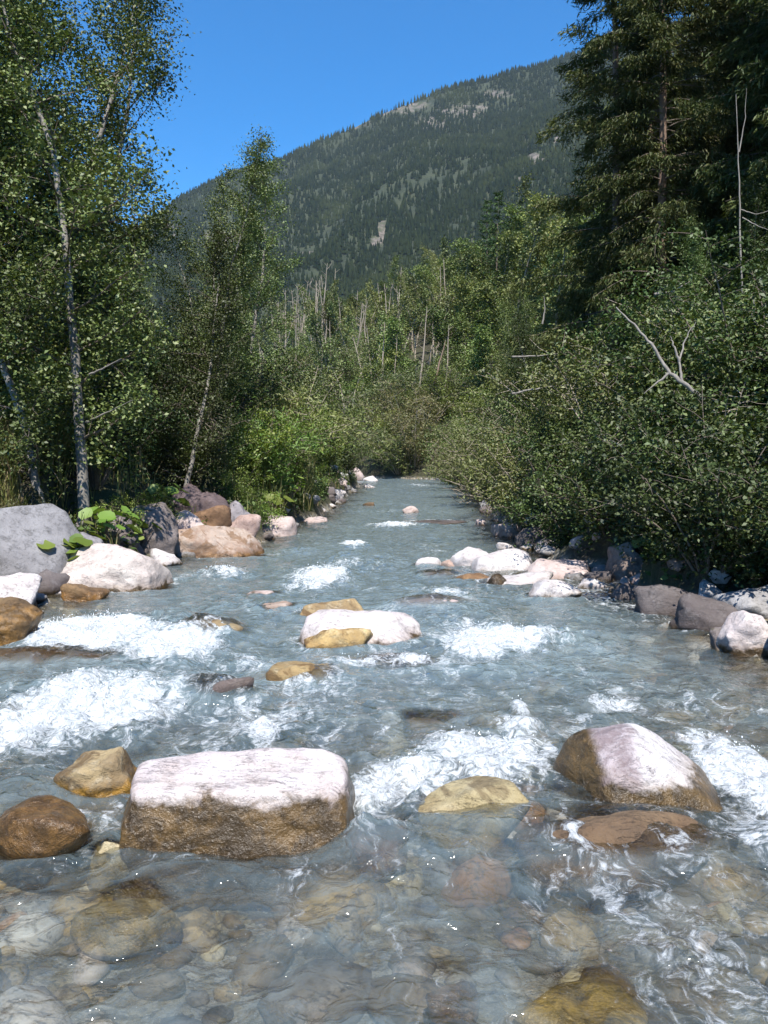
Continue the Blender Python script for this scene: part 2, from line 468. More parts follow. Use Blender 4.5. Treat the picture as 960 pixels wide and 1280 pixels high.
def ground_z(x, y):
    x = np.asarray(x, float)
    y = np.asarray(y, float)
    wob = 0.25 * fbm(x * 0.0 + 3.3, y * 0.7, 0, 3, 5)
    sl = xl(y) - x + wob
    sr = x - xr(y) + wob * 0.7
    e = -np.maximum(sl, sr)
    far = sstep(60, 80, y)
    deep = 0.30 + 0.36 * sstep(4.5, 9, y)
    zin = -deep * (1 - np.exp(-np.maximum(e, 0) / 0.7))
    zin = zin + 0.07 * fbm(x * 1.1, y * 0.8, 0, 3, 11) * sstep(0, 0.6, e)
    # gravel bar by the right bank
    bar = np.exp(-(((x - 2.45) / 1.0) ** 2 + ((y - 15.0) / 2.3) ** 2) ** 1.5)
    zin = np.maximum(zin, -0.6 + 0.62 * bar)
    s1 = np.maximum(sl, 0)
    s2 = np.maximum(sr, 0)
    s1k = s1 * (1 - 0.62 * far)
    s2k = s2 * (1 - 0.2 * far)
    zl = 1.45 * (1 - np.exp(-s1k / 0.75)) + 0.2 * np.minimum(s1k, 5) + 0.05 * np.maximum(s1k - 5, 0)
    zr = 0.95 * (1 - np.exp(-s2k / 0.8)) + 0.42 * np.minimum(s2k, 90) + 0.1 * np.maximum(s2k - 90, 0)
    zr = np.where(s2k > 0, zr, 0)
    amp = np.minimum(np.maximum(s1, s2) * 0.3, 1)
    nz = amp * (0.22 * fbm(x * 0.5, y * 0.5, 0, 4, 21) + 0.06 * fbm(x * 2.5, y * 2.5, 0, 2, 23))
    z = np.where(e > 0, zin, np.where(sl > sr, zl, zr) + nz)
    for (x0, y0, rx, ry, zb) in CUTS:
        q = np.sqrt(((x - x0) / (rx * 1.1 + .1)) ** 2 + ((y - (y0 - .5 * ry)) / (ry * 1.5 + .35)) ** 2)
        lim = zb + 2.6 * sstep(0.85, 1.9, q)
        z = np.where((z > 0) & (q < 1.9), np.minimum(z, lim), z)
    return z


def gz(x, y):
    return float(ground_z(np.array([x]), np.array([y]))[0])


def polar_grid(rs, az):
    Rr, A = np.meshgrid(rs, az, indexing='ij')
    x = Rr * np.sin(A)
    y = Rr * np.cos(A)
    n, m = Rr.shape
    i = np.arange(n - 1)[:, None] * m
    j = np.arange(m - 1)[None, :]
    f = np.stack([i + j, i + m + j, i + m + j + 1, i + j + 1], axis=-1).reshape(-1, 4)
    return x.ravel(), y.ravel(), f


# ------------------------------------------------------------------ mountain
RIDGE = np.array([(-900, 450), (-400, 400), (-100, 338), (0, 312), (60, 303), (125, 287), (187, 270), (225, 247), (280, 218), (333, 200), (390, 178), (435, 158), (470, 140),
                  (500, 126), (560, 108), (640, 90), (700, 72), (800, 40), (960, 0), (1300, -60), (1900, -80)], float)
RA = np.arctan((RIDGE[:, 0] - 480) / F)
RE = (570 - RIDGE[:, 1] - 15) / F          # slope of the skyline at this bearing (per metre of forward distance)
R0, R1 = 330.0, 1750.0


def mountain_z(a, r):
    e = np.interp(a, RA, RE)
    fwd = R1 * np.cos(np.clip(a, -1.2, 1.2))
    zr = 2 + e * fwd
    t = (r - R0) / (R1 - R0)
    x = r * np.sin(a)
    y = r * np.cos(a)
    prof = np.where(t < 1, np.clip(t, -0.2, 1) ** 1 * 0.86 + 0.14 * np.sign(t) * np.abs(t) ** 3, 1 - 0.35 * (t - 1))
    env = np.clip(t * 4, 0, 1) * (1 - 0.75 * np.exp(-((t - 1) / 0.05) ** 2))
    nz = env * (40 * fbm(x * 0.004, y * 0.004, 0, 5, 41) - 42 * np.abs(fbm(x * 0.011, y * 0.003, 0, 3, 47)))
    return 8 + (zr - 8) * prof + nz + np.exp(-((t - 1) / 0.05) ** 2) * 5 * fbm(x * 0.02, y * 0.02, 0, 3, 44)


maz = np.concatenate([np.linspace(-1.25, -0.5, 40)[:-1], np.linspace(-0.5, 0.5, 320), np.linspace(0.5, 1.25, 40)[1:]])
mrs = np.concatenate([np.linspace(R0 - 40, R1 + 60, 260), np.linspace(R1 + 70, R1 + 180, 10)])
Rr, AA = np.meshgrid(mrs, maz, indexing='ij')
mz = mountain_z(AA.ravel(), Rr.ravel())
mx, my, mf = polar_grid(mrs, maz)
# outcrops named by where they are: (bearing pixel x, y, rx, ry, strength)
ROCKY = [(405, 164, 34, 16, 1.0), (440, 158, 26, 16, 1.0), (474, 146, 20, 13, 0.95), (350, 186, 16, 10, .8), (578, 152, 42, 11, 0.72), (615, 132, 22, 6, 0.8), (540, 166, 30, 12, 0.62), (500, 150, 30, 8, .55), (612, 98, 8, 5, .8),
         (520, 145, 30, 7, .55), (664, 209, 13, 7, 1.15), (690, 185, 4, 6, .8), (477, 296, 7, 16, 1.15), (468, 310, 5, 10, .9), (276, 305, 22, 11, 1.1), (218, 294, 12, 8, 1.0), (392, 322, 30, 4, .7), (360, 330, 20, 4, .7), (645, 232, 7, 3, .8)]


def rockiness(x, y, z):
    px = 480 + F * x / y
    py = 570 - F * (z - CAMZ) / y
    r = np.zeros_like(x)
    for cx, cy, rx, ry, s in ROCKY:
        r = np.maximum(r, s * np.exp(-(((px - cx) / rx) ** 2 + ((py - cy) / ry) ** 2)))
    return np.where(y > 100, r, 0)


me = np_mesh('mountain', np.stack([mx, my, mz], 1), mf, smooth=True)
add_attr(me, 'rocky', rockiness(mx, np.maximum(my, 1), mz))
tag(link('mountain', me, M['mountain']), kind='structure')

# forest that covers the mountain: one mass of small conifers
rng = np.random.default_rng(7)
NF = 46000
fr_ = np.sqrt(rng.uniform((R0 + 20) ** 2, (R1 + 5) ** 2, NF))
fa_ = rng.uniform(-0.5, 0.33, NF)
n_r = 2600                                     # the skyline row
fr_[:n_r] = R1 + rng.normal(0, 8, n_r)
fx, fy = fr_ * np.sin(fa_), fr_ * np.cos(fa_)
fz = mountain_z(fa_, fr_)
dens = fbm(fx * 0.012, fy * 0.008, 0, 3, 91)
rk = rockiness(fx, fy, fz)
rk = rk * np.where(fr_ > R1 - 60, 1.6, 1.0)
keep = (rk + 0.3 * fbm(fx * 0.03, fy * 0.03, 0, 3, 93) < 0.30 + .55 * rng.uniform(size=NF) ** 2.5) & (rng.uniform(size=NF) < 0.85 + 0.8 * dens)
fx, fy, fz, fr_ = fx[keep], fy[keep], fz[keep], fr_[keep]
n = len(fx)
Ht = rng.uniform(7, 15, n) * (0.85 + 0.3 * rng.random(n))
sides = 6
ang = np.linspace(0, 2 * np.pi, sides, endpoint=False)
V, Fc = [], []
for tier, (zb, zt, rw) in enumerate(((0.05, 0.72, 0.2), (0.42, 1.0, 0.13))):
    rr = Ht[:, None] * rw * rng.uniform(0.65, 1.3, (n, sides))
    a2 = ang[None, :] + rng.uniform(0, 6, n)[:, None]
    base = np.stack([fx[:, None] + rr * np.cos(a2), fy[:, None] + rr * np.sin(a2), fz[:, None] - 1 + Ht[:, None] * (zb + rng.uniform(-.05, .05, (n, sides)))], -1)
    tip = np.stack([fx, fy, fz - 1 + Ht * zt], -1)[:, None, :]
    V.append(np.concatenate([base, tip], 1))
vv = np.concatenate(V, 1).reshape(-1, 3)
per = 2 * (sides + 1)
tri = []
for tier in range(2):
    o = tier * (sides + 1)
    for k in range(sides):
        tri.append((o + k, o + (k + 1) % sides, o + sides))
ff = (np.arange(n)[:, None, None] * per + np.array(tri)[None]).reshape(-1, 3)
me = np_mesh('mountain_forest', vv, ff)
tag(link('mountain_forest', me, M['needle_hill']), label='dark conifer forest covering the hazy mountainside', cat='forest', kind='stuff')

# ------------------------------------------------------------------ rocks
_ico = {}


def ico(sub):
    if sub not in _ico:
        bm = bmesh.new()
        bmesh.ops.create_icosphere(bm, subdivisions=sub, radius=1)
        v = np.array([x.co[:] for x in bm.verts])
        f = np.array([[x.index for x in p.verts] for p in bm.faces])
        bm.free()
        _ico[sub] = (v, f)
    return _ico[sub]


def rock_shape(seed, dims, sub=4, planes=None, sharp=9, rough=0.05, nplanes=13):
    rg = np.random.default_rng(seed)
    v, f = ico(sub)
    if planes is None:
        nn = rg.normal(size=(nplanes, 3))
        nn /= np.linalg.norm(nn, axis=1)[:, None]
        dd = rg.uniform(0.72, 1.12, nplanes)
        ax = np.array([(1, 0, 0), (-1, 0, 0), (0, 1, 0), (0, -1, 0), (0, 0, 1), (0, 0, -1)], float)
        nn = np.concatenate([nn, ax + rg.normal(size=(6, 3)) * 0.25])
        nn /= np.linalg.norm(nn, axis=1)[:, None]
        dd = np.concatenate([dd, rg.uniform(0.85, 1.1, 6)])
    else:
        nn = np.array([p[:3] for p in planes], float)
        nn /= np.linalg.norm(nn, axis=1)[:, None]
        dd = np.array([p[3] for p in planes], float)
    dot = np.maximum(v @ nn.T, 1e-4) / dd
    r = np.sum(dot ** sharp, axis=1) ** (-1 / sharp)
    p = v * r[:, None]
    lo, hi = p.min(0), p.max(0)
    p = (p - (lo + hi) / 2) / (hi - lo) * np.array(dims)
    sc = 1.6 / (np.mean(dims) + 1e-6)
    q = p * sc
    m = max(min(dims), 0.4 * max(dims))
    nz = fbm(q[:, 0] + seed * 3.1, q[:, 1], q[:, 2], 5, seed % 97, 0.55)
    rid = np.abs(fbm(q[:, 0] * 1.3 - seed, q[:, 1] * 1.3, q[:, 2] * 2.6, 3, seed % 89 + 7))
    d = p / (np.linalg.norm(p, axis=1)[:, None] + 1e-9)
    p = p + d * ((nz * 1.7 - rid * 1.3) * rough * m)[:, None]
    return p, f


ROCKS_IN_WATER = []
COLS = {}


def add_rock(label, cx, yb, yt, w, mat, d=None, dr=0.75, wet=None, seed=None, sub=4, planes=None, tint=(1, 1, 1), rough=0.075, sharp=20, group=None, sink=0.35, name='boulder', hump=0.0, cat=None, npl=13, zt=None):
    """cx, yb, yt, w: bearing and extent as measured; d: distance for rocks up on the bank"""
    seed = seed if seed is not None else int(abs(cx * 7 + yb * 13 + w * 3)) % 9973
    if d is None:
        x, y0, zb = W(cx, yb, 0.0)
    else:
        x, y0, zb = D(cx, yb, d)
    width = w * 1.07 / F * y0
    depth = width * dr
    yc = y0 + depth * 0.5
    x = x * yc / y0
    width *= yc / y0
    ztop = D(cx, yt, yc + depth * 0.12)[2]
    if zt is not None:
        ztop = zt
    hgt = max(ztop - zb, 0.04)
    bot = zb - max(sink * hgt, 0.08) - (0.12 if d is None else 0.1)
    dims = (width, depth, ztop - bot)
    p, f = rock_shape(seed, dims, sub, planes, sharp, rough, npl)
    me = np_mesh(name, p, f, smooth=True, k=3)
    o = link(name, me, M[mat], loc=(x, yc, (ztop + bot) / 2))
    o.color = (*tint, (wet if wet is not None else -0.5))
    tag(o, label, cat or ('boulder' if width > 0.45 else 'rock'), group)
    CUTS.append((x, yc, width / 2, depth / 2, zb if d is not None else -.05))
    if d is None:
        ROCKS_IN_WATER.append((x, yc, width / 2, depth / 2, ztop, hump))
    return o


BOX = [(0.02, -0.16, 1, 0.62), (0, 0.1, -1, 1), (-1, -0.10, 0.12, 1.15), (1, 0.0, 0.12, 1.15), (0.05, -1, 0.22, 0.8), (-0.1, 1, 0.3, 0.85), (0.55, -0.7, 0.55, 1.1), (-0.85, -0.2, 0.75, 1.22), (0.8, 0.1, 0.75, 1.2), (-0.3, 0.5, 0.8, 0.98)]
WEDGE = [(0.66, -0.2, 0.8, 0.60), (-1, -0.35, 0.2, 0.62), (-0.35, -0.6, 0.75, 0.62), (0.15, -1, 0.45, 0.62), (1, 0, 0.1, 1.2), (0, 1, 0.2, 0.9), (0, 0, -1, 0.8), (0.4, -0.8, 0.3, 0.92), (-0.2, 0.2, 1, 0.82)]
SLAB = [(0.3, -0.45, 1, 0.62), (0, 0, -1, 0.8), (1, -0.2, 0.35, 1.0), (-1, 0, 0.2, 1.1), (0.2, -1, 0.15, 0.8), (0, 1, 0.1, 1), (0.75, -0.6, 0.4, 0.9), (-0.4, 0.2, 0.9, 0.85)]
TAPER = [(-0.24, -0.45, 1, 0.5), (0, 0, -1, 0.8), (1, -0.3, 0.1, 1.1), (-1, 0, 0.2, 1.5), (0.1, -1, 0.25, 0.6), (0, 1, 0.1, 0.9), (0.55, -0.5, 0.7, 0.85), (0.3, 0.2, 1, 0.66)]
SLANT = [(0.5, -0.55, 1, 0.5), (0, 0, -1, 0.8), (1, -0.35, 0.15, 1.05), (-1, 0, 0.2, 1.2), (0.25, -1, 0.1, 0.8), (0, 1, 0.1, 1), (0.85, -0.3, 0.7, 0.85), (-0.3, 0.2, 1, 0.8)]
LONG = [(0.1, -0.35, 1, 0.62), (0, 0, -1, 0.8), (1, -0.25, 0.2, 1.1), (-1, 0, 0.5, 1.0), (0.1, -1, 0.2, 0.75), (0, 1, 0.1, 0.9), (-0.6, -0.5, 0.7, 0.82), (0.6, -0.4, 0.75, 0.98)]

# --- mid-stream
add_rock('large flat-topped white boulder with a brown wet lower half, nearest the viewer', 301, 1078, 944, 300, 'rock_white', dr=0.62, wet=0.255, sub=6, planes=BOX, sharp=26, rough=0.045, tint=(1, .97, .97))
add_rock('pointed boulder with white right slope and brown wet left side in the rapids', 794, 1024, 909, 214, 'rock_wedge', dr=0.75, wet=0.12, sub=6, planes=WEDGE, sharp=12, rough=0.04, seed=31)
add_rock('pale yellow rock awash between the two nearest big boulders', 588, 1046, 979, 138, 'rock_yellow', dr=0.8, tint=(.8, .78, .74), wet=-.4, sub=5, rough=0.04, seed=77, zt=.18)
add_rock('golden brown rock behind the left corner of the white flat-topped boulder', 132, 1006, 931, 112, 'rock_gold', dr=0.75, wet=0.1, sub=5, seed=12)
add_rock('dark brown wet rounded rock at the left edge of the near shallows', 50, 1078, 996, 150, 'rock_brown', dr=0.8, wet=0.6, sub=5, seed=23, sharp=7)
add_rock('small yellow stone in the shallows at the foot of the white flat-topped boulder', 138, 1076, 1046, 52, 'rock_yellow', wet=0.0, sub=4, seed=14)
add_rock('yellow and white stone just under the water in front of the flat-topped boulder', 160, 1152, 1092, 136, 'rock_yellow', dr=0.7, wet=-.3, sub=5, seed=15, hump=0.03, sharp=6, zt=-.015)
add_rock('broad brown slab awash below the pointed boulder', 768, 1086, 1016, 256, 'rock_brown', dr=0.6, wet=-.4, sub=5, seed=16, hump=0.006, tint=(1.1, 1.05, 1.0), sharp=9, zt=0.14)
add_rock('pale yellow stone under the clear water at the bottom edge', 725, 1290, 1205, 170, 'rock_yellow', dr=0.9, wet=-.4, sub=5, seed=17, zt=-.03, hump=0.02, tint=(1.1, 1.1, 1.1))
add_rock('rusty orange stone under the clear shallow water', 565, 1236, 1200, 66, 'rock_orange', dr=0.9, wet=-.4, sub=4, seed=18, zt=-.05, hump=.02)
add_rock('dark reddish low stone against the right end of the flat-topped boulder', 470, 1062, 1034, 80, 'rock_brown', dr=0.8, wet=0.3, sub=4, seed=19, tint=(1.2, .9, .85))
add_rock('white rounded boulder with a yellow front in the middle of the river', 450, 808, 760, 140, 'rock_white', dr=0.6, wet=0.03, sub=5, seed=41, rough=0.09, sharp=11, tint=(1, .97, .95))
add_rock('bright golden stone leaning on the front of the mid-river white boulder', 421, 811, 783, 84, 'rock_gold', dr=0.5, wet=0.0, sub=4, seed=42, tint=(1.35, 1.25, 1.0))
add_rock('dark purple brown stone at the left end of the mid-river white boulder', 393, 800, 777, 30, 'rock_dark', dr=0.9, wet=0.3, sub=4, seed=43, tint=(1.3, 1, 1))
add_rock('golden low boulder just behind the mid-river white boulder', 420, 776, 745, 86, 'rock_gold', dr=0.6, wet=0.0, sub=4, seed=44, tint=(1.15, 1.1, 1.05))
add_rock('flat orange stone left of the golden low boulder mid-river', 347, 767, 752, 44, 'rock_orange', dr=0.8, wet=-.2, sub=4, seed=45)
add_rock('thin pale stone flush with the water above the flat orange stone', 328, 745, 736, 46, 'rock_pink', dr=0.8, wet=-.2, sub=3, seed=46)
add_rock('flat golden brown rock with water pouring over it, left of mid-river', 266, 797, 771, 82, 'rock_gold', dr=0.8, wet=-.2, sub=4, seed=47, hump=0.05, sharp=6)
add_rock('yellow rock under a smooth bulge of water below the mid-river boulder', 380, 858, 826, 84, 'rock_gold', dr=0.8, wet=-.3, sub=4, seed=48, hump=0.06, tint=(1.2, 1.15, 1), sharp=6)
add_rock('pale submerged rock right behind the mid-river white boulder', 537, 766, 744, 84, 'rock_pink', dr=0.8, wet=-.3, sub=4, seed=49, hump=0.06, sharp=6)
add_rock('long flat brown rock at the left edge with smooth water sliding over it', 62, 840, 808, 180, 'rock_brown', dr=0.5, wet=-.3, sub=5, seed=50, hump=0.04, tint=(1.6, 1.35, 1.1), sharp=6)
add_rock('dark submerged rock in the churning water left of centre', 275, 884, 842, 84, 'rock_dark', dr=0.8, wet=-.3, sub=4, seed=51, hump=0.07, tint=(1.2, 1.1, 1), sharp=6)
add_rock('faint yellow rock deep under smooth water behind the yellow awash rock', 540, 905, 880, 70, 'rock_gold', dr=0.9, wet=-.3, sub=4, seed=52, zt=-.03, hump=0.04, sharp=6)
add_rock('dim brown rock under smooth water near the middle of the stream', 500, 838, 818, 90, 'rock_brown', dr=0.9, wet=-.3, sub=4, seed=53, zt=-.03, hump=0.04, sharp=6)
# --- farther up the stream
for a in [('small white stone alone in the far stream', 513, 642, 632, 20, 'rock_pink', 61), ('dark flat stone breaking the water of the far stream', 548, 655, 650, 70, 'rock_dark', 62), ('small round pale stone near the right bank of the far stream', 600, 657, 649, 15, 'rock_pink', 63),
          ('tiny white stone close to the last bend of the river', 462, 610, 605, 16, 'rock_white', 64), ('tiny brown stone in the middle of the far stream', 461, 632, 627, 14, 'rock_brown', 65),
          ('flat pale stone lying in the far left shallows', 392, 655, 645, 32, 'rock_pink', 66), ('small pale stone between far left shallows and white boulder', 400, 640, 633, 14, 'rock_white', 67), ('small pinkish stone in front of the far white boulder', 385, 633, 625, 22, 'rock_pink', 68)]:
    add_rock(a[0], a[1], a[2], a[3], a[4], a[5], seed=a[6], sub=3, dr=0.9)
add_rock('white low boulder on the far left bank', 403, 627, 610, 52, 'rock_white', seed=70, sub=4, planes=LONG)
add_rock('rough grey outcrop above the far white boulder', 381, 613, 583, 28, 'rock_grey', d=46, seed=71, sub=4, tint=(1.3, 1.25, 1.25))
add_rock('upright pinkish rock at the bend of the river', 447, 601, 583, 16, 'rock_pink', seed=72, sub=3)
add_rock('low pale rock lying beside the upright rock at the bend', 463, 602, 594, 20, 'rock_white', seed=73, sub=3)
# --- right bar
B = 'rock_white'
add_rock('bulky white rock at the left tip of the right gravel bar', 588, 712, 684, 50, B, seed=80)
add_rock('broad white slab in the middle of the right gravel bar', 634, 718, 687, 92, B, seed=81, planes=SLAB)
add_rock('small whitish rock in the water left of the gravel bar', 536, 708, 696, 36, B, seed=82, dr=.9)
add_rock('pinkish flat rock at the right end of the gravel bar', 698, 726, 699, 100, 'rock_pink', seed=83, planes=LONG, tint=(1.05, 1.05, 1.05))
add_rock('low white rock in front of the broad slab of the gravel bar', 648, 735, 714, 88, B, seed=84, dr=.6)
add_rock('humped white rock with brown foot in the water in front of the gravel bar', 692, 752, 723, 66, B, seed=85, wet=0.06)
add_rock('small dark wet stone among the white rocks of the bar', 622, 735, 717, 32, 'rock_dark', seed=86, wet=.3)
add_rock('small tan stone between the bar tip and the small whitish rock', 563, 711, 700, 26, 'rock_pink', seed=87, tint=(.9, .8, .7))
add_rock('brown flat stone awash in front of the bar tip', 596, 728, 716, 52, 'rock_brown', seed=88, tint=(1.6, 1.4, 1.2), dr=.8)
add_rock('flat tan stone awash left of the humped rock', 550, 722, 713, 50, 'rock_orange', seed=89, dr=.9, hump=.02)
add_rock('whitish rock under the driftwood branches on the right bank', 634, 672, 654, 40, 'rock_pink', seed=90)
add_rock('small white rock in front of the driftwood branches', 633, 687, 677, 24, B, seed=91)
add_rock('dark shaded rock behind the gravel bar', 665, 692, 658, 40, 'rock_dark', d=18.6, seed=92)
add_rock('pale rock partly shaded at the back of the gravel bar', 690, 700, 676, 44, 'rock_grey', d=17.4, seed=93, tint=(1.3, 1.2, 1.2))
add_rock('dark low rock behind the pinkish flat rock', 727, 700, 682, 46, 'rock_dark', d=16.6, seed=94)
add_rock('tall brown rock with lichen right of the gravel bar', 790, 728, 676, 68, 'rock_moss', d=13.2, seed=95, sub=5, tint=(1.1, 1.0, .9), planes=WEDGE)
add_rock('small pale stone in front of the tall brown rock', 781, 731, 720, 14, 'rock_pink', d=12.6, seed=96, sub=3)
add_rock('second small pale stone at the foot of the tall brown rock', 771, 738, 730, 14, 'rock_pink', d=12.4, seed=97, sub=3)
add_rock('dark bluish rock in the shade under the right bank bushes', 828, 772, 728, 72, 'rock_dark', seed=98, wet=.0)
add_rock('dark wet rock beside the bluish rock in the right bank shade', 880, 790, 738, 84, 'rock_dark', seed=99, wet=.0)
add_rock('low dark rock at the waterline below the tall brown rock', 785, 752, 728, 40, 'rock_dark', seed=100)
add_rock('white boulder lit in the shade at the right edge of the river', 932, 818, 762, 62, 'rock_white', seed=101, sub=5, wet=.06, tint=(1, .95, .92))
add_rock('grey boulder behind the white boulder at the right edge', 938, 775, 728, 84, 'rock_grey', d=9.9, seed=102, sub=5)
add_rock('dark boulder right of the white boulder at the right edge', 985, 825, 765, 60, 'rock_dark', seed=103)
add_rock('slanting brown stone propped against the white boulder on the right', 905, 812, 782, 32, 'rock_moss', seed=104)
# --- left bank
add_rock('huge grey boulder on the left bank at the picture edge', 22, 738, 628, 160, 'rock_grey', d=12.1, dr=.8, seed=110, sub=6, planes=SLANT, sharp=30, tint=(.78, .78, .8), rough=.03)
add_rock('smooth white boulder below the huge grey boulder', 2, 765, 717, 86, 'rock_white', d=10.9, seed=111, sub=5)
add_rock('brown wet boulder at the water on the left edge', 5, 812, 745, 84, 'rock_brown', seed=112, sub=5, wet=.4, tint=(1.3, 1.3, 1.1))
add_rock('long smooth white boulder slanting into the water on the left', 142, 742, 681, 138, 'rock_white', dr=.5, seed=113, sub=5, planes=TAPER, wet=.05, tint=(1.0, .95, .88))
add_rock('flat white stone at the waterline under the long white boulder', 74, 744, 728, 44, 'rock_white', seed=114, dr=.8)
add_rock('brown stained stone at the foot of the long white boulder', 108, 752, 726, 52, 'rock_brown', seed=115, tint=(1.5, 1.4, 1.2), wet=.1)
add_rock('dark grey slab above the long white boulder', 133, 682, 644, 76, 'rock_dark', d=14.8, seed=116, sub=5, planes=SLAB, tint=(1.5, 1.5, 1.6))
add_rock('small grey block between huge boulder and dark slab', 110, 702, 666, 34, 'rock_grey', d=13.4, seed=117, tint=(.85, .82, .85))
add_rock('small pale block wedged under the dark slab', 140, 700, 679, 34, 'rock_pink', d=14.2, seed=118)
add_rock('small pale stone beneath the small grey block', 108, 716, 690, 34, 'rock_pink', d=13.2, seed=119)
add_rock('mossy topped brown boulder on the left bank', 194, 692, 626, 52, 'rock_moss', d=15.9, seed=120, sub=5, rough=.07)
add_rock('orange tinted broad boulder at the left waterline', 268, 698, 656, 122, 'rock_orange', dr=.5, seed=121, sub=5, planes=SLANT, wet=.06, rough=.1, sharp=18)
add_rock('pinkish brown block on the right shoulder of the orange tinted boulder', 302, 684, 640, 52, 'rock_pink', d=18.3, seed=222, sub=4, rough=.1, tint=(.85, .75, .7))
add_rock('brown angular block behind the orange tinted boulder', 262, 668, 630, 56, 'rock_brown', d=18.2, seed=223, sub=4, rough=.1, tint=(1.6, 1.4, 1.35))
add_rock('pale block resting against the orange tinted boulder', 236, 676, 638, 44, 'rock_pink', d=17.3, seed=122, sub=4)
add_rock('dark shaded boulder on top of the orange tinted boulder', 250, 650, 604, 76, 'rock_dark', d=18.6, seed=123, sub=5, rough=.11, sharp=18, tint=(1.1, .95, 1))
add_rock('grey slab slanting down from the dark shaded boulder', 296, 654, 624, 46, 'rock_grey', d=19.2, seed=124, tint=(.9, .85, .9))
add_rock('pinkish rock group end at the left waterline before the reeds', 342, 672, 642, 60, 'rock_pink', seed=125, planes=LONG)
add_rock('grey pink rock leaning behind the pinkish waterline rock', 330, 656, 636, 36, 'rock_grey', d=22.5, seed=126, tint=(1.2, 1.1, 1.1))

# --- the ground sheet, one sheet with the bed in it
rs = 0.4 * np.exp(np.linspace(0, math.log(700 / 0.4), 430))
az = np.concatenate([np.linspace(-math.pi, -0.62, 70)[:-1], np.linspace(-0.62, 0.62, 330), np.linspace(0.62, math.pi, 70)[1:]])
gx, gy, gf = polar_grid(rs, az)
gzv = ground_z(gx, gy)
me = np_mesh('ground', np.stack([gx, gy, gzv], 1), gf, smooth=True)
tag(link('ground', me, M['ground']), kind='structure')

# --- small angular stones in the jumble of both waterlines
rg = np.random.default_rng(19)
SM = [('rock_white', 1), ('rock_grey', 1.1), ('rock_pink', 1), ('rock_dark', 1.2), ('rock_grey', .8), ('rock_moss', 1)]
protos = []
for q, (mt, tn) in enumerate(SM):
    p, f = rock_shape(400 + q, (1, rg.uniform(.7, .95), rg.uniform(.5, .75)), 3, None, 22, .1, 12)
    m_ = np_mesh('stone', p, f, smooth=True, k=3)
    m_.materials.append(M[mt])
    protos.append((m_, tn))
for i in range(150):
    left = i % 2 == 0
    d = 10.5 + 45 * rg.random() ** 1.9
    s_ = rg.uniform(-.25, .95) * (1 if left else .8)
    x = float(xl(d)) - s_ if left else float(xr(d)) + s_
    m_, tn = protos[rg.integers(0, 6)]
    k = rg.uniform(.16, .5) * (.8 + d / 60)
    if i % 5 == 0 and left and d < 26:
        k *= 1.5
    o = link('stone', m_, loc=(x, d, max(gz(x, d), -.05) + k * .12))
    o.rotation_euler = (rg.normal() * .3, rg.normal() * .3, rg.uniform(0, 6.28))
    o.scale = (k, k, k)
    o.color = (tn, tn, tn, .05)
    tag(o, 'small angular stone in the jumble along the ' + ('left' if left else 'right') + ' waterline', 'stone', 'small stones of the ' + ('left' if left else 'right') + ' waterline')

# --- cobbles on the bed: nobody could count them
rg = np.random.default_rng(3)
NC = 3000
cy = 1.2 + 13 * rg.random(NC) ** 1.6
cxx = xl(cy) + (xr(cy) - xl(cy)) * rg.random(NC)
cz = ground_z(cxx, cy)
v0, f0 = ico(2)
vs, fs = [], []
for i in range(NC):
    sz = 0.05 + 0.17 * rg.random() ** 2.2
    nn = rg.normal(size=(9, 3))
    nn /= np.linalg.norm(nn, axis=1)[:, None]
    dot = np.maximum(v0 @ nn.T, 1e-3) / rg.uniform(.7, 1.1, 9)
    r = np.minimum((dot ** 7).sum(1) ** (-1 / 7), 1.4)
    p = v0 * r[:, None] * np.array([1, rg.uniform(.6, 1), rg.uniform(.4, .7)]) * sz
    a = rg.uniform(0, 6.28)
    p = np.stack([p[:, 0] * math.cos(a) - p[:, 1] * math.sin(a), p[:, 0] * math.sin(a) + p[:, 1] * math.cos(a), p[:, 2]], 1)
    top = p[:, 2].max()
    zc = min(cz[i] + sz * 0.15, -0.05 - top)
    vs.append(p + np.array([cxx[i], cy[i], zc]))
    fs.append(f0 + i * len(v0))
T = NT('cobble')
g = T.n('ShaderNodeNewGeometry')
cc = T.ramp(g.outputs['Random Per Island'], [(0, (0.07, 0.05, 0.03)), (0.22, (0.2, 0.13, 0.055)), (0.38, (0.24, 0.22, 0.2)), (0.52, (0.5, 0.34, 0.13)), (0.64, (0.28, 0.29, 0.31)), (0.78, (0.64, 0.52, 0.3)), (0.88, (0.4, 0.21, 0.1)), (1, (0.8, 0.76, 0.7))])
nz = T.noise(g.outputs['Position'], 14, 5, .7)
cc = T.mix(T.mapr(nz, .45, .7), cc, (0.12, 0.09, 0.06, 1))
pp = T.n('ShaderNodeBsdfPrincipled', {'Base Color': cc, 'Roughness': 0.6})
M['cobble'] = T.done(pp.outputs[0])
me = np_mesh('river_cobbles', np.concatenate(vs), np.concatenate(fs), smooth=True)
tag(link('river_cobbles', me, M['cobble']), label='mottled tan and grey cobbles on the shallow river bed', cat='cobbles', kind='stuff')

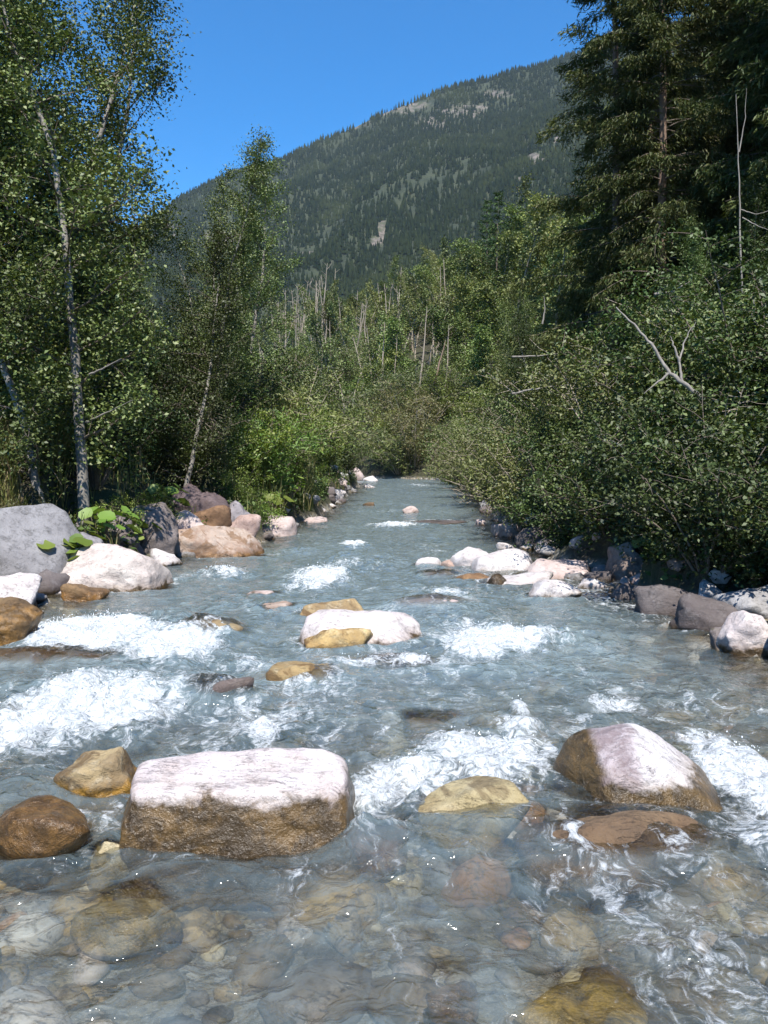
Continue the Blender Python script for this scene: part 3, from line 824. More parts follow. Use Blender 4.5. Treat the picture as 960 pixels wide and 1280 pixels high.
# ------------------------------------------------------------------ water
FOAM = [(95, 895, 105, 44, 1.6), (30, 915, 70, 30, 1.5), (15, 870, 60, 25, .6), (115, 795, 100, 26, 1.4), (215, 812, 70, 24, 1.1), (185, 775, 50, 14, .6), (275, 715, 36, 8, .9), (235, 722, 30, 8, .6), (400, 722, 45, 14, .95), (450, 705, 60, 12, .6),
        (370, 735, 40, 10, .5), (650, 800, 95, 16, 1.15), (600, 812, 50, 12, .9), (745, 808, 40, 8, .8), (590, 785, 60, 18, .6), (605, 950, 85, 34, 1.2), (525, 985, 75, 38, 1.15), (465, 1005, 50, 30, .8), (640, 915, 40, 16, .7), (925, 965, 60, 38, 1.05), (880, 930, 50, 20, .7), (960, 990, 50, 30, .8),
        (760, 884, 36, 9, .8), (445, 832, 60, 9, .75), (325, 918, 60, 18, .6), (350, 900, 70, 20, .45), (445, 681, 18, 5, .8), (492, 656, 34, 4, .8), (370, 690, 25, 6, .6), (505, 830, 60, 9, .6), (560, 742, 60, 10, .5), (660, 745, 60, 10, .35),
        (210, 850, 90, 35, .5), (300, 830, 60, 18, .55), (950, 890, 30, 10, .6), (830, 900, 60, 14, .4), (650, 895, 12, 12, .8), (150, 880, 90, 40, .5), (520, 607, 30, 2.0, .6), (480, 640, 40, 4, .3), (550, 720, 120, 18, .3), (300, 760, 100, 16, .4), (880, 865, 60, 20, .3),
        (520, 1110, 180, 55, .26), (720, 1130, 140, 40, .22), (250, 1160, 160, 50, .2), (560, 1080, 80, 22, .42), (700, 1065, 70, 20, .42), (850, 1060, 60, 20, .35), (600, 1160, 120, 50, .25), (470, 1060, 60, 20, .5), (300, 1100, 160, 16, .3)]
ys = [-5.0]
while ys[-1] < 130:
    ys.append(ys[-1] + max(0.0125, abs(ys[-1]) * 0.0042) if ys[-1] > 1.6 else ys[-1] + 0.08)
ys = np.array(ys)
NU = 430
us = np.linspace(0, 1, NU)
Y = np.repeat(ys[:, None], NU, 1)
XLe, XRe = xl(ys) - 0.9, xr(ys) + 0.9
X = XLe[:, None] + (XRe - XLe)[:, None] * us[None, :]
foam = np.zeros_like(X)
for cx, cy_, rx, ry, s in FOAM:
    x0, y0, _ = W(cx, cy_)
    wx = rx / F * y0
    wy = max((W(cx, cy_ - ry)[1] - W(cx, cy_ + ry)[1]) / 2, 0.02)
    q = ((X - x0) / wx) ** 2 + ((Y - y0) / wy) ** 2
    foam = np.maximum(foam, s * np.exp(-q * 0.9))
# rivulets of foam follow the flow
lace = fbm(X * 0.9 + 0.4 * fbm(X * .6, Y * .4, 0, 2, 60), Y * 0.35, 0, 4, 61)
foam_n = foam * np.clip(1.0 + 1.0 * lace, .55, 1.4)
Yp = 570 + F * CAMZ / np.maximum(Y, .5)
foam_n = np.maximum(foam_n, (0.22 + 0.6 * np.clip(lace, -.3, 1)) * sstep(640, 720, Yp))
# surface: swell, chop and boils
h = 0.05 * fbm(X * 0.9, Y * 0.55, 0, 3, 62) + 0.034 * fbm(X * 2.4, Y * 2.0, 0.3, 3, 63) + 0.013 * fbm(X * 7, Y * 8, 0.7, 2, 64)
h = h + sstep(8, 4, Y) * (0.03 * fbm(X * 2.9 + .4 * fbm(X, Y, 0, 2, 68), Y * 3.6, 1.3, 3, 67) - 0.016 * np.abs(fbm(X * 4.5, Y * 5.5, .2, 2, 69)))
chop = 1 - np.abs(fbm(X * 2.6, Y * 2.4, 2.2, 4, 65)) * 2.2
h = h + np.clip(foam, 0, 1.1) * (0.085 * chop + 0.055 * fbm(X * 8, Y * 8, 0, 3, 66) + 0.035)
# a dip right before each broiling patch, on the viewer's side
for cx, cy_, rx, ry, s in FOAM:
    if s > 0.79 and cy_ > 680:
        x0, y0, _ = W(cx, cy_ + ry * 1.05)
        wx = rx / F * y0 * 1.1
        wy = max((W(cx, cy_ - ry)[1] - W(cx, cy_ + ry)[1]) / 4, 0.06)
        h = h - 0.035 * np.exp(-((X - x0) / wx) ** 2 - ((Y - y0) / wy) ** 2)
        h = h + 0.05 * np.exp(-((X - x0) / wx) ** 2 - ((Y - (y0 - 1.9 * wy)) / (wy * 1.2)) ** 2)
bed = ground_z(X.ravel(), Y.ravel()).reshape(X.shape)
for (x0, y0, rx, ry, zt, hump) in ROCKS_IN_WATER:
    q = ((X - x0) / rx) ** 2 + ((Y - y0) / ry) ** 2
    m = q < 4
    dome = np.where(m, zt - (zt + 0.3) * np.clip(q, 0, 2) ** 1.2, -9)
    if hump > 0:
        hm = max(hump + zt * 0.6, 0.0)
        h = h + hm * np.exp(-(((X - x0) / (rx * 1.25)) ** 2 + ((Y - y0 + ry * 0.1) / (ry * 1.2)) ** 2))
    else:
        # piled-up water on the upstream side, a lace of foam in the lee
        ring = np.exp(-((np.sqrt(q) - 1.15) / 0.22) ** 2)
        h = h + 0.035 * ring * (0.4 + 0.6 * sstep(0.2, -0.8, (Y - y0) / ry)) * min(1, rx * 2.2)
        foam_n = np.maximum(foam_n, ring * (0.36 + 0.2 * sstep(-0.3, 0.8, (Y - y0) / ry)) * min(1, rx * 2.5))
    bed = np.maximum(bed, dome)
depth = np.clip(h - bed - 0.03, 0.0, 2)
n_, m_ = X.shape
i = np.arange(n_ - 1)[:, None] * m_
j = np.arange(m_ - 1)[None, :]
wf = np.stack([i + j, i + j + 1, i + m_ + j + 1, i + m_ + j], -1).reshape(-1, 4)
me = np_mesh('river_water', np.stack([X.ravel(), Y.ravel(), h.ravel()], 1), wf, smooth=True)
add_attr(me, 'foam', np.clip(foam_n, 0, 1.2).ravel())
add_attr(me, 'depth', depth.ravel())
tag(link('river_water', me, M['water']), kind='structure')


# drops thrown up by the white water
r2 = np.random.default_rng(91)
pr_ = (np.clip(foam_n - .55, 0, 1) ** 1.5 * (Y > 3.6) * (Y < 16) * np.gradient(ys)[:, None]).ravel()
idx = r2.choice(pr_.size, 3200, p=pr_ / pr_.sum())
c = np.stack([X.ravel()[idx], Y.ravel()[idx], h.ravel()[idx]], 1) + r2.normal(size=(3200, 3)) * .02
c[:, 2] += np.abs(r2.normal(size=3200)) * .04
oc = np.array([(1, 0, 0), (-1, 0, 0), (0, 1, 0), (0, -1, 0), (0, 0, 1.2), (0, 0, -1.2)], float)
of = np.array([(0, 2, 4), (2, 1, 4), (1, 3, 4), (3, 0, 4), (2, 0, 5), (1, 2, 5), (3, 1, 5), (0, 3, 5)])
sz_ = (.0012 + .004 * r2.random(3200) ** 2) * (1 + c[:, 1] / 14)
me = np_mesh('spray', (c[:, None, :] + oc[None] * sz_[:, None, None]).reshape(-1, 3), (np.arange(3200)[:, None, None] * 6 + of[None]).reshape(-1, 3), smooth=True)
T = NT('spray')
M['spray'] = T.done(T.n('ShaderNodeBsdfDiffuse', {'Color': (.8, .83, .85, 1)}).outputs[0])
tag(link('spray', me, M['spray']), label='white drops of spray leaping over the rapids', cat='spray', kind='stuff')

# ------------------------------------------------------------------ plants
def wander(rg, p0, d0, length, n, jit, bend=(0, 0, 0)):
    pts = [np.array(p0, float)]
    d = np.array(d0, float)
    d /= np.linalg.norm(d)
    for k in range(n):
        d = d + rg.normal(size=3) * jit + np.array(bend) / n
        d /= np.linalg.norm(d)
        pts.append(pts[-1] + d * length / n)
    return np.array(pts)


def along(pts, t):
    k = t * (len(pts) - 1)
    i = min(int(k), len(pts) - 2)
    return pts[i] + (pts[i + 1] - pts[i]) * (k - i)


def make_broadleaf(seed, H=12, base=0.3, spread=2.2, nl=26, leaf=0.075, per=34, r0=0.14, lean=(0, 0), shape=0.6, up=0.9, clump=0.2, fork=False, subs=8, thin=.8):
    """trunk mesh, branch mesh, crown mesh"""
    rg = np.random.default_rng(seed)
    tk, br = Tubes(), Tubes()
    cent = []
    axes = [(wander(rg, (0, 0, -0.3), (lean[0], lean[1], 1), H + 0.3, 14, 0.075), r0, base)]
    if fork:
        for q in range(2):
            a = rg.uniform(0, 6.28)
            p = along(axes[0][0], rg.uniform(.06, .25))
            axes.append((wander(rg, p, (0.35 * math.cos(a), 0.35 * math.sin(a), 1), H * rg.uniform(.7, .9), 12, 0.06), r0 * 0.65, base * 0.9))
    for ai, (tr, ra, bs) in enumerate(axes):
        nn = len(tr)
        rad = ra * (1 - np.linspace(0, 1, nn) * 0.93)
        rad[0] *= 1.35
        tk.add(tr, rad, 9)
        L0 = nl if ai == 0 else nl // 2
        for k in range(L0):
            t = bs + (0.99 - bs) * ((k + rg.random()) / L0)
            p = along(tr, t)
            a = k * 2.4 + rg.normal() * 0.5
            u = (t - bs) / (1 - bs)
            prof = (np.sin(np.pi * min(1, u * 0.85 + 0.15)) ** shape) * (1 - 0.35 * u)
            ln = spread * max(prof, 0.22) * rg.uniform(0.6, 1.2)
            el = up * rg.uniform(0.5, 1.2) * (0.5 + 0.8 * u)
            d = (math.cos(a), math.sin(a), el)
            lim = wander(rg, p, d, ln, 6, 0.12, (0, 0, 0.25))
            lr = max(0.012, ra * 0.32 * (1 - 0.75 * t))
            br.add(lim, lr * (1 - np.linspace(0, .85, 7)), 5)
            for q in range(subs):
                s = 0.1 + 0.9 * (q + rg.random()) / subs
                pp = along(lim, min(s, 1))
                d2 = (lim[-1] - lim[0]) / (np.linalg.norm(lim[-1] - lim[0]) + 1e-9) * 0.6 + rg.normal(size=3) * 0.7
                l2 = ln * 0.36 * rg.uniform(.5, 1.2) * (1.25 - .5 * s)
                tw = wander(rg, pp, d2, l2, 3, 0.2)
                br.add(tw, [lr * .35, lr * .28, lr * .2, lr * .1], 3)
                m = max(3, int(per * rg.uniform(.2, 1.5) * (1.25 - thin * u)))
                tt = rg.uniform(0.15, 1.05, m)
                base_p = tw[0] + (tw[-1] - tw[0]) * tt[:, None]
                cent.append(base_p + rg.normal(size=(m, 3)) * clump * (0.5 + 0.5 * rg.random()))
    cen = np.concatenate(cent)
    return tk.mesh('trunk'), br.mesh('branches'), leaf_mesh('crown', rg, cen, leaf, 0.62, 0.35)


def make_bush(seed, H=2.4, Rr=1.3, stems=11, leaf=0.085, per=26, aspect=0.55, arch=0.5, subs=9, clump=0.11, up=.35):
    rg = np.random.default_rng(seed)
    br = Tubes()
    cent = []
    for k in range(stems):
        a = k * 2.4 + rg.normal() * .4
        rr = math.sqrt((k + .5) / stems)
        d = (math.cos(a) * rr * Rr / H * 1.1, math.sin(a) * rr * Rr / H * 1.1, 1)
        ln = H * rg.uniform(.75, 1.12) * (1.05 - .18 * rr)
        st = wander(rg, (math.cos(a) * rr * .25, math.sin(a) * rr * .25, -.15), d, ln, 8, .09, (math.cos(a) * arch * rr, math.sin(a) * arch * rr, -arch * rr * .5))
        br.add(st, 0.022 * H / 2.4 * (1 - np.linspace(0, .85, 9)), 5)
        for q in range(subs):
            s = .14 + .86 * (q + rg.random()) / subs
            pp = along(st, min(s, 1))
            b = rg.uniform(0, 6.28)
            d2 = np.array((math.cos(b), math.sin(b), rg.uniform(-.25, .8)))
            l2 = Rr * .55 * rg.uniform(.4, 1.1)
            tw = wander(rg, pp, d2, l2, 3, .2)
            br.add(tw, [.008, .006, .005, .003], 3)
            m = max(3, int(per * rg.uniform(.1, 1.7) ** 1.3))
            tt = rg.uniform(.1, 1.05, m)
            cent.append(tw[0] + (tw[-1] - tw[0]) * tt[:, None] + rg.normal(size=(m, 3)) * clump)
    cen = np.concatenate(cent)
    return br.mesh('stems'), leaf_mesh('foliage', rg, cen, leaf, aspect, up)


def make_spruce(seed, H=22, Rb=2.6, whorls=44, base=0.12, droop=0.5, spray=0.16, per=60, r0=0.17, bare=0.35, gap=0.2):
    """shaggy spruce with drooping twigs"""
    rg = np.random.default_rng(seed)
    tk, br = Tubes(), Tubes()
    cent, dirs = [], []
    tr = wander(rg, (0, 0, -.4), (0, 0, 1), H + .4, 16, .012)
    rad = r0 * (1 - np.linspace(0, 1, 17) * .94)
    tk.add(tr, rad, 10)
    for k in range(whorls):
        t = base + (1 - base) * (k + rg.random() * .7) / whorls
        nb = rg.integers(4, 7)
        u = (t - base) / (1 - base)
        for q in range(nb):
            a = rg.uniform(0, 6.28)
            ln = Rb * (1 - u) ** .75 * rg.uniform(.55, 1.15) * (0.55 if rg.random() < gap else 1) + .25
            p = along(tr, t)
            bm = wander(rg, p, (math.cos(a), math.sin(a), .15 + .5 * u), ln, 6, .07, (0, 0, -droop * (1 - .6 * u)))
            br.add(bm, .028 * (1 - .6 * u) * (1 - np.linspace(0, .85, 7)), 4)
            m = int(per * ln / Rb * rg.uniform(.6, 1.3)) + 6
            s = rg.uniform(.15 + bare * rg.random(), 1.02, m)
            kk = s * 6
            ii = np.minimum(kk.astype(int), 5)
            pos = bm[ii] + (bm[ii + 1] - bm[ii]) * (kk - ii)[:, None]
            ax = bm[-1] - bm[0]
            ax /= np.linalg.norm(ax)
            side = np.cross(ax, (0, 0, 1))
            off = rg.normal(size=m)[:, None] * side * .22 * (1 - .5 * u)
            hang = -np.abs(rg.normal(size=m)) * .22 * (1 - .7 * u)
            pos = pos + off
            pos[:, 2] += hang
            cent.append(pos)
            dd = ax * .5 + off * 2.0
            dd[:, 2] -= .8 * (1 - .6 * u)
            dirs.append(dd)
    c, d = np.concatenate(cent), np.concatenate(dirs)
    d = d / (np.linalg.norm(d, axis=1)[:, None] + 1e-9)
    return tk.mesh('trunk'), br.mesh('branches'), leaf_mesh('crown', rg, c, spray * 1.5, .2, .2, d, .05)


def plant(name, label, cat, group, parts, mats, names, loc, rz=0.0, sc=1.0, tilt=(0, 0), sz=None):
    e = bpy.data.objects.new(name, None)
    COL.objects.link(e)
    e.empty_display_size = .3
    e.location = loc
    e.rotation_euler = (tilt[0], tilt[1], rz)
    e.scale = (sc, sc, sc * (sz or 1))
    tag(e, label, cat, group)
    for nm, me, mt in zip(names, parts, mats):
        o = bpy.data.objects.new(nm, me)
        if not me.materials:
            me.materials.append(M[mt])
        COL.objects.link(o)
        o.parent = e
    return e


TN = ('trunk', 'branches', 'crown')
BN = ('stems', 'foliage')
alderA = make_broadleaf(1, 13, .16, 2.4, 38, .078, 84, .11, (.02, 0), .5, .7, .2, subs=10)
alderB = make_broadleaf(2, 12, .14, 2.1, 32, .075, 74, .09, (-.02, .02), .5, .9, .22, True, 10)
alderC = make_broadleaf(3, 10, .12, 2.2, 38, .075, 80, .09, (.005, 0), .6, .8, .22, subs=10)
birchM = ('bark_birch', 'bark_brown', 'leaf_birch')
aldM = ('bark_birch', 'bark_brown', 'leaf_alder')


def on_ground(px, d, dz=0.0):
    x = (px - 480) / F * d
    return (x, d, gz(x, d) - .05 + dz)


# --- left bank trees
LT = [
    ('tall tree with a pale mottled trunk rising above the butterbur on the left bank', 100, 15.0, alderA, birchM, 0.3, 1.0),
    ('slim tree with a pale trunk right of the dark hollow on the left bank', 224, 19.0, alderC, aldM, 1.3, 0.72),
    ('tall open-crowned tree with sky showing through at the left picture edge', 38, 18.5, alderB, birchM, 2.0, 1.1),
    ('tall leafy tree behind the pale mottled trunk', 92, 20.5, alderB, aldM, 4.4, 1.15),
    ('tree with several thin stems at the far left edge', -40, 17.5, alderB, birchM, 5.0, 1.1),
    ('tall tree whose crown makes the right outline of the left stand', 95, 23.0, alderA, birchM, 3.9, 1.08),
    ('smaller tree with rounded airy top at the right end of the left stand', 296, 27.0, alderA, birchM, 5.2, .8),
    ('short leafy tree between the slim pale trunk and the rounded airy tree', 262, 23.5, alderB, birchM, 0.4, .72),
    ('slender leaning tree with thin stems just left of the mottled trunk', 66, 14.6, alderC, birchM, 3.3, .98),
    ('bushy tree behind the slim pale trunk on the left', 190, 27.0, alderC, aldM, 2.6, .9),
    ('broad tree deep in the left stand', 60, 27.0, alderA, aldM, 1.0, 0.95),
]
def lean_to(pr, phi):
    co = np.array([v.co[:] for v in pr[0].vertices])
    t = co[co[:, 2].argmax()]
    return phi - math.atan2(t[1], t[0])


for lab, px, d, pr, mt, rz, sc in LT:
    rz = lean_to(pr, math.pi - .5 + rz * .15) if px < 200 else lean_to(pr, 1.2)
    plant('broadleaf_tree', lab, 'tree', 'broadleaf trees of the left stand', pr, mt, TN, on_ground(px, d), rz, sc)
for i, (px, d, rz, sc) in enumerate([(-120, 16, 0, 1.1), (-190, 19, 2, 1.15), (-120, 25, 4, 1.1), (10, 31, 1, 1.0), (150, 33, 2.2, .75), (-60, 34, 3.2, 1.0), (285, 36, 3, .72)]):
    plant('broadleaf_tree', 'leafy tree filling the back of the left stand', 'tree', 'broadleaf trees of the left stand', (alderA, alderB, alderB)[i % 3], aldM, TN, on_ground(px, d), rz, sc)

# --- bushes
bushA = make_bush(11, 2.6, 1.4, 15, .095, 56, .5, .45, 13)
bushB = make_bush(12, 2.4, 1.3, 14, .07, 74, .6, .6, 12)
bushC = make_bush(13, 2.2, 1.3, 14, .13, 30, .3, .3, 11)
bushD = make_bush(14, 3.2, 1.3, 14, .075, 74, .5, .45, 13)
bushW = make_bush(15, 2.2, 1.4, 18, .14, 44, .2, .55, 11)
bushM = {'d': ('bark_brown', 'leaf_alder'), 'm': ('bark_pale', 'leaf_birch'), 'w': ('bark_pale', 'leaf_willow'), 'b': ('bark_brown', 'leaf_bright'), 'o': ('bark_pale', 'leaf_olive')}


def copies(pr):
    return tuple(m.copy() for m in pr)


BP = {}


def bushproto(k, m):
    if (k, m) not in BP:
        BP[(k, m)] = copies({'A': bushA, 'B': bushB, 'C': bushC, 'D': bushD, 'W': bushW}[k])
    return BP[(k, m)]


def bush(label, px, d, k, m, sc, rz=0.0, group=None, dz=0.0, x=None, sz=None):
    if x is None:
        x = (px - 480) / F * d
    return plant('bush', label, 'bush', group, bushproto(k, m), bushM[m], BN, (x, d, gz(x, d) - .1 + dz), rz, sc, sz=sz)


GL, GRB = 'bushes of the left bank', 'bushes of the right bank'
LB = [
    ('bright green bush in full sun at the far left edge', 5, 18, 'D', 'b', 1.1), ('pale green bush with long shoots beside the left meadow grass', 42, 17, 'B', 'b', .9),
    ('shaded bush behind the mottled trunk on the left bank', 150, 18.5, 'B', 'd', .95), ('dark bush in the hollow between the two pale trunks', 190, 20.5, 'D', 'd', 1.0),
    ('shaded bush at the back of the dark hollow', 160, 23, 'A', 'd', 1.3), ('low dark bush at the foot of the slim pale trunk', 245, 21.5, 'B', 'd', .75),
    ('bright willow-like bush overhanging the pinkish waterline rock', 322, 24.5, 'W', 'b', 1.15), ('feathery light green bush behind the pinkish rock', 335, 28, 'W', 'w', 1.5),
    ('leafy bright bush above the grey slab on the left bank', 300, 23.5, 'A', 'b', .85), ('green bush above the far white boulder', 400, 44, 'D', 'b', 1.25), ('dark bluish bush hanging over the water near the bend', 425, 52, 'B', 'd', 1.5),
    ('tall green bush behind the feathery bush', 352, 36, 'D', 'm', 1.5), ('round olive bush beyond the feathery bush', 375, 40, 'B', 'w', 1.6), ('low willow bush touching the water before the far white boulder', 362, 31, 'W', 'w', .8), ('low bright bush between feathery bush and far grey outcrop', 372, 37, 'D', 'b', .8), ('low bright bush at the left waterline left of the pinkish rock', 312, 21.5, 'A', 'b', .55), ('tall bush under the crown of the smaller rounded tree', 290, 30, 'D', 'd', 1.45),
    ('bush hiding the base of the bushy tree', 262, 26, 'D', 'd', 1.2), ('leafy bush left of the bend of the river', 400, 58, 'A', 'm', 2.0), ('wide bush far behind the far white boulder', 372, 54, 'D', 'm', 2.0),
    ('bush behind the bright bush at the left edge', 60, 22, 'D', 'm', 1.2), ('dense bush behind the left meadow', -30, 21, 'A', 'd', 1.3), ('dense dark bush in the second row of the left bank', 110, 25, 'A', 'd', 1.4),
    ('dark bush closing the view under the left trees', 210, 30, 'D', 'd', 1.5), ('tall bush in the last row under the left trees', 140, 32, 'A', 'd', 1.7), ('wide bush in the last row behind the left meadow', 40, 33, 'A', 'd', 1.7), ('bush in shade right of the last row', 320, 40, 'A', 'd', 1.8),
]
for i, (lab, px, d, k, m, sc) in enumerate(LB):
    bush(lab, px, d, k, m, sc, i * 1.7, GL)
for i, (lab, px, d, k, m, sc) in enumerate([('low bright green bush between the huge grey boulder and the leaning thin stems', 40, 13.6, 'B', 'b', .42), ('low bright green bush right of the mottled trunk foot', 128, 15.6, 'A', 'b', .4), ('low fresh green bush on the bank above the mossy boulder', 178, 17.2, 'B', 'b', .42),
        ('low fresh green bush behind the dark shaded boulder', 236, 20.4, 'D', 'b', .42), ('low fresh green bush right of the dark shaded boulder', 288, 20.6, 'B', 'b', .5), ('low pale green bush at the far left picture edge above the huge boulder', 8, 13.9, 'D', 'w', .4), ('tall fresh green bush beside the feathery light bush', 350, 26.5, 'D', 'b', .9), ('bright green bush leaning to the water left of the far white boulder', 378, 42, 'B', 'b', 1.3)]):
    bush(lab, px, d, k, m, sc, i * 1.3, GL)
# hand-placed right bank
RB = [
    ('dark glossy bush overhanging the bluish shaded rocks on the right bank', 868, 12.4, 'A', 'd', .78), ('dark bush at the right picture edge above the white boulder', 968, 10.6, 'A', 'd', .8),
    ('leafy bush with pale leaf undersides above the tall brown rock', 800, 14.8, 'B', 'd', .8), ('spreading bush with drooping twigs behind the gravel bar', 735, 17.8, 'A', 'd', .85),
    ('loose bush with pale twigs left of the drooping bush', 668, 20.5, 'B', 'm', .95), ('greyish willow bush over the driftwood branches', 650, 25.5, 'W', 'w', 1.1),
    ('dense bush in the middle of the right bank under the dead leaning trunk', 880, 14.3, 'A', 'd', 1.05), ('tall bush at the right edge below the dead snag', 960, 13.5, 'D', 'd', 1.05),
    ('mid green bush left of the dead leaning trunk', 780, 17.5, 'D', 'm', 1.05), ('tall grey green bush beside the conifer foot', 738, 21, 'D', 'm', 1.3),
    ('bush with big leaves standing out against the dark conifer gap', 900, 17.5, 'A', 'm', 1.25), ('olive bush beside the grassy clearing on the right slope', 945, 18.5, 'D', 'o', .8),
    ('olive grey willow above the last right bank stones', 618, 33, 'W', 'w', 1.35), ('dull green willow beside the far stream', 604, 41, 'W', 'w', 1.5), ('olive willow bush at the start of the river bend', 592, 52, 'W', 'o', 1.7),
    ('dark bush low over the far right bank', 576, 60, 'B', 'm', 1.8), ('bush with rusty tips beyond the bend', 520, 80, 'D', 'o', 2.0), ('willow thicket bush straight beyond the bend', 480, 84, 'W', 'w', 2.4),
]
for i, (lab, px, d, k, m, sc) in enumerate(RB):
    bush(lab, px, d, k, m, sc, i * 2.1 + .5, GRB, dz=.3 if d < 16 else 0)
rg = np.random.default_rng(55)
ROWS = [('front', .35, 0), ('second', 2.4, 1), ('third', 4.8, 2), ('fourth', 7.6, 3), ('fifth', 11, 4)]
LABR = {0: 'bush in the front row of the thicket along the right bank', 1: 'bush in the second row of the thicket along the right bank', 2: 'bush up the slope in the middle of the right thicket', 3: 'bush high up the right slope in front of the trees', 4: 'bush at the upper edge of the right slope'}
for nm, s0, ri in ROWS:
    y = 11.0 + ri * .8
    while y < 72:
        x = float(xr(y)) + s0 + rg.normal() * .35
        x += 1.0 * float(sstep(17, 24, y))
        if 11.5 < y < 17.8 and ri < 2:
            x += .9
        sc = (0.62 + .12 * ri + y * .012) * rg.uniform(.75, 1.3)
        k = rg.choice(list('ABBDDW' if y < 30 else 'BDDWW'))
        m = rg.choice(list('dddmm' if y < 24 else ('mmdwob' if y < 40 else 'mwwbb')))
        if abs(480 + F * x / y - 480) < 640:
            bush(LABR[ri], 0, y, k, m, sc, rg.uniform(0, 6.28), GRB, x=x)
        y += (1.15 + .3 * ri) * (0.8 + y / 38) * rg.uniform(.8, 1.25)
# wall of bushes across the bend
for i in range(62):
    d = rg.uniform(76, 128)
    px = rg.uniform(330, 640)
    x = (px - 480) / F * d
    if x < xr(d) + .6:
        continue
    bush('bush in the thicket that closes the river bend', 0, d, rg.choice(list('BDW')), rg.choice(list('mmwob')), rg.uniform(1.5, 2.5), rg.uniform(0, 6.28), 'bushes beyond the bend', x=x)
for i in range(16):
    d = rg.uniform(56, 92)
    px = rg.uniform(300, 440)
    x = (px - 480) / F * d
    if x > xl(d) - .8:
        continue
    bush('bush in the thicket left of the river bend', 0, d, rg.choice(list('BDW')), rg.choice(list('mmbd')), rg.uniform(1.5, 2.4), rg.uniform(0, 6.28), 'bushes beyond the bend', x=x)

# --- conifers
sprA = make_spruce(21, 22, 2.9, 52, .1, .7, .11, 640, .17)
sprB = make_spruce(22, 24, 2.9, 54, .2, .8, .11, 620, .16, .35, .2)
sprC = make_spruce(23, 20, 2.8, 46, .04, .6, .11, 640, .16)
spM = ('bark_spruce', 'bark_brown', 'needle')
SP = [
    ('tall shaggy spruce with a bare reddish trunk section, front of the right stand', 826, 25.5, sprB, 1.0, 0.0), ('tall spruce forming the left outline of the right stand', 766, 28, sprA, 1.1, 1.0),
    ('dark spruce at the right picture edge', 962, 26, sprC, 1.15, 2.0), ('shaggy spruce between the two front spruces', 800, 33, sprC, 1.2, 3.0),
    ('spruce in deep shade right of the bare trunk', 905, 35, sprA, 1.15, 4.0), ('spruce leaning into the top right corner', 1010, 22, sprA, 1.1, 5.0),
]
for lab, px, d, pr, sc, rz in SP:
    plant('spruce', lab, 'spruce', 'conifers of the right stand', pr, spM, TN, on_ground(px, d), rz, sc)
for i, (px, d, sc) in enumerate([(870, 42, 1.1), (940, 40, 1.2), (985, 33, 1.1), (1040, 30, 1.1), (1060, 42, 1.2), (830, 50, 1.0), (910, 52, 1.1), (990, 50, 1.2), (1100, 24, 1.1), (1080, 18, 1.0)]):
    plant('spruce', 'dark spruce in the shaded rear of the right stand', 'spruce', 'conifers of the right stand', (sprA, sprC)[i % 2], spM, TN, on_ground(px, d), i * 1.3, sc)

# --- mid-distance wood on the slope beyond the bend
farT = make_broadleaf(31, 11, .5, 1.5, 16, .2, 20, .12, (0, 0), .5, 1.1, .25, subs=5)
farU = make_broadleaf(32, 10, .42, 1.6, 16, .2, 20, .1, (.05, 0), .5, 1.0, .25, subs=5)
farG = make_broadleaf(33, 8.5, .08, 2.7, 26, .2, 34, .1, (0, 0), .45, .7, .35, subs=6, thin=.4)
farS = make_spruce(34, 12, 1.9, 26, .06, .3, .22, 40, .1, .1)
paleM = ('bark_pale', 'bark_pale', 'leaf_willow')
greenM = ('bark_pale', 'bark_pale', 'leaf_far')


def far_tree(px, d, kind, sc, rz, tilt=(0, 0)):
    x = (px - 480) / F * d
    if xl(d) - 1 < x < xr(d) + 1:
        return
    z = gz(x, d) - .2
    if kind == 's':
        plant('young_spruce', 'green young spruce in the wood on the slope beyond the bend', 'spruce', 'wood beyond the bend', farS, ('bark_brown', 'bark_brown', 'needle_far'), TN, (x, d, z), rz, sc)
    elif kind == 'g':
        plant('leafy_tree', 'leafy green tree in the wood on the slope beyond the bend', 'tree', 'wood beyond the bend', farG, greenM, TN, (x, d, z), rz, sc)
    else:
        plant('pale_tree', 'thin pale-trunked tree with sparse crown on the slope beyond the bend', 'tree', 'wood beyond the bend', farT if kind == 't' else farU, paleM, TN, (x, d, z), rz, sc, tilt)


for i in range(150):
    d = rg.uniform(86, 190)
    px = rg.uniform(330, 740)
    kind = rg.choice(list('ttuugg')) if px < 570 else rg.choice(list('ttgggg'))
    far_tree(px, d, kind, rg.uniform(.75, 1.15), rg.uniform(0, 6.28), (rg.normal() * .03, rg.normal() * .04))
for px, d, k in [(612, 120, 's'), (632, 112, 's'), (655, 98, 's'), (455, 96, 't'), (465, 92, 't'), (480, 98, 't'), (432, 90, 't'), (424, 91, 't'), (535, 98, 't'), (540, 94, 'u'), (500, 100, 't'), (448, 104, 'u')]:
    far_tree(px, d, k, 1.05, px * .7)
for i in range(34):
    d = rg.uniform(72, 135)
    px = rg.uniform(560, 720)
    k = 1.0 + .75 * (px - 560) / 160
    far_tree(px, d, 'g' if i % 5 else 't', k * rg.uniform(.85, 1.15), rg.uniform(0, 6.28))
for px, d, k in [(618, 100, 1.5), (606, 108, 1.4), (690, 78, 1.3)]:
    far_tree(px, d, 's', k, px)
# trees on the left bank beyond the bend, in front of the mountain
for i in range(44):
    d = rg.uniform(120, 300)
    px = rg.uniform(60, 430)
    far_tree(px, d, rg.choice(list('ttugs')), rg.uniform(.9, 1.4), rg.uniform(0, 6.28))
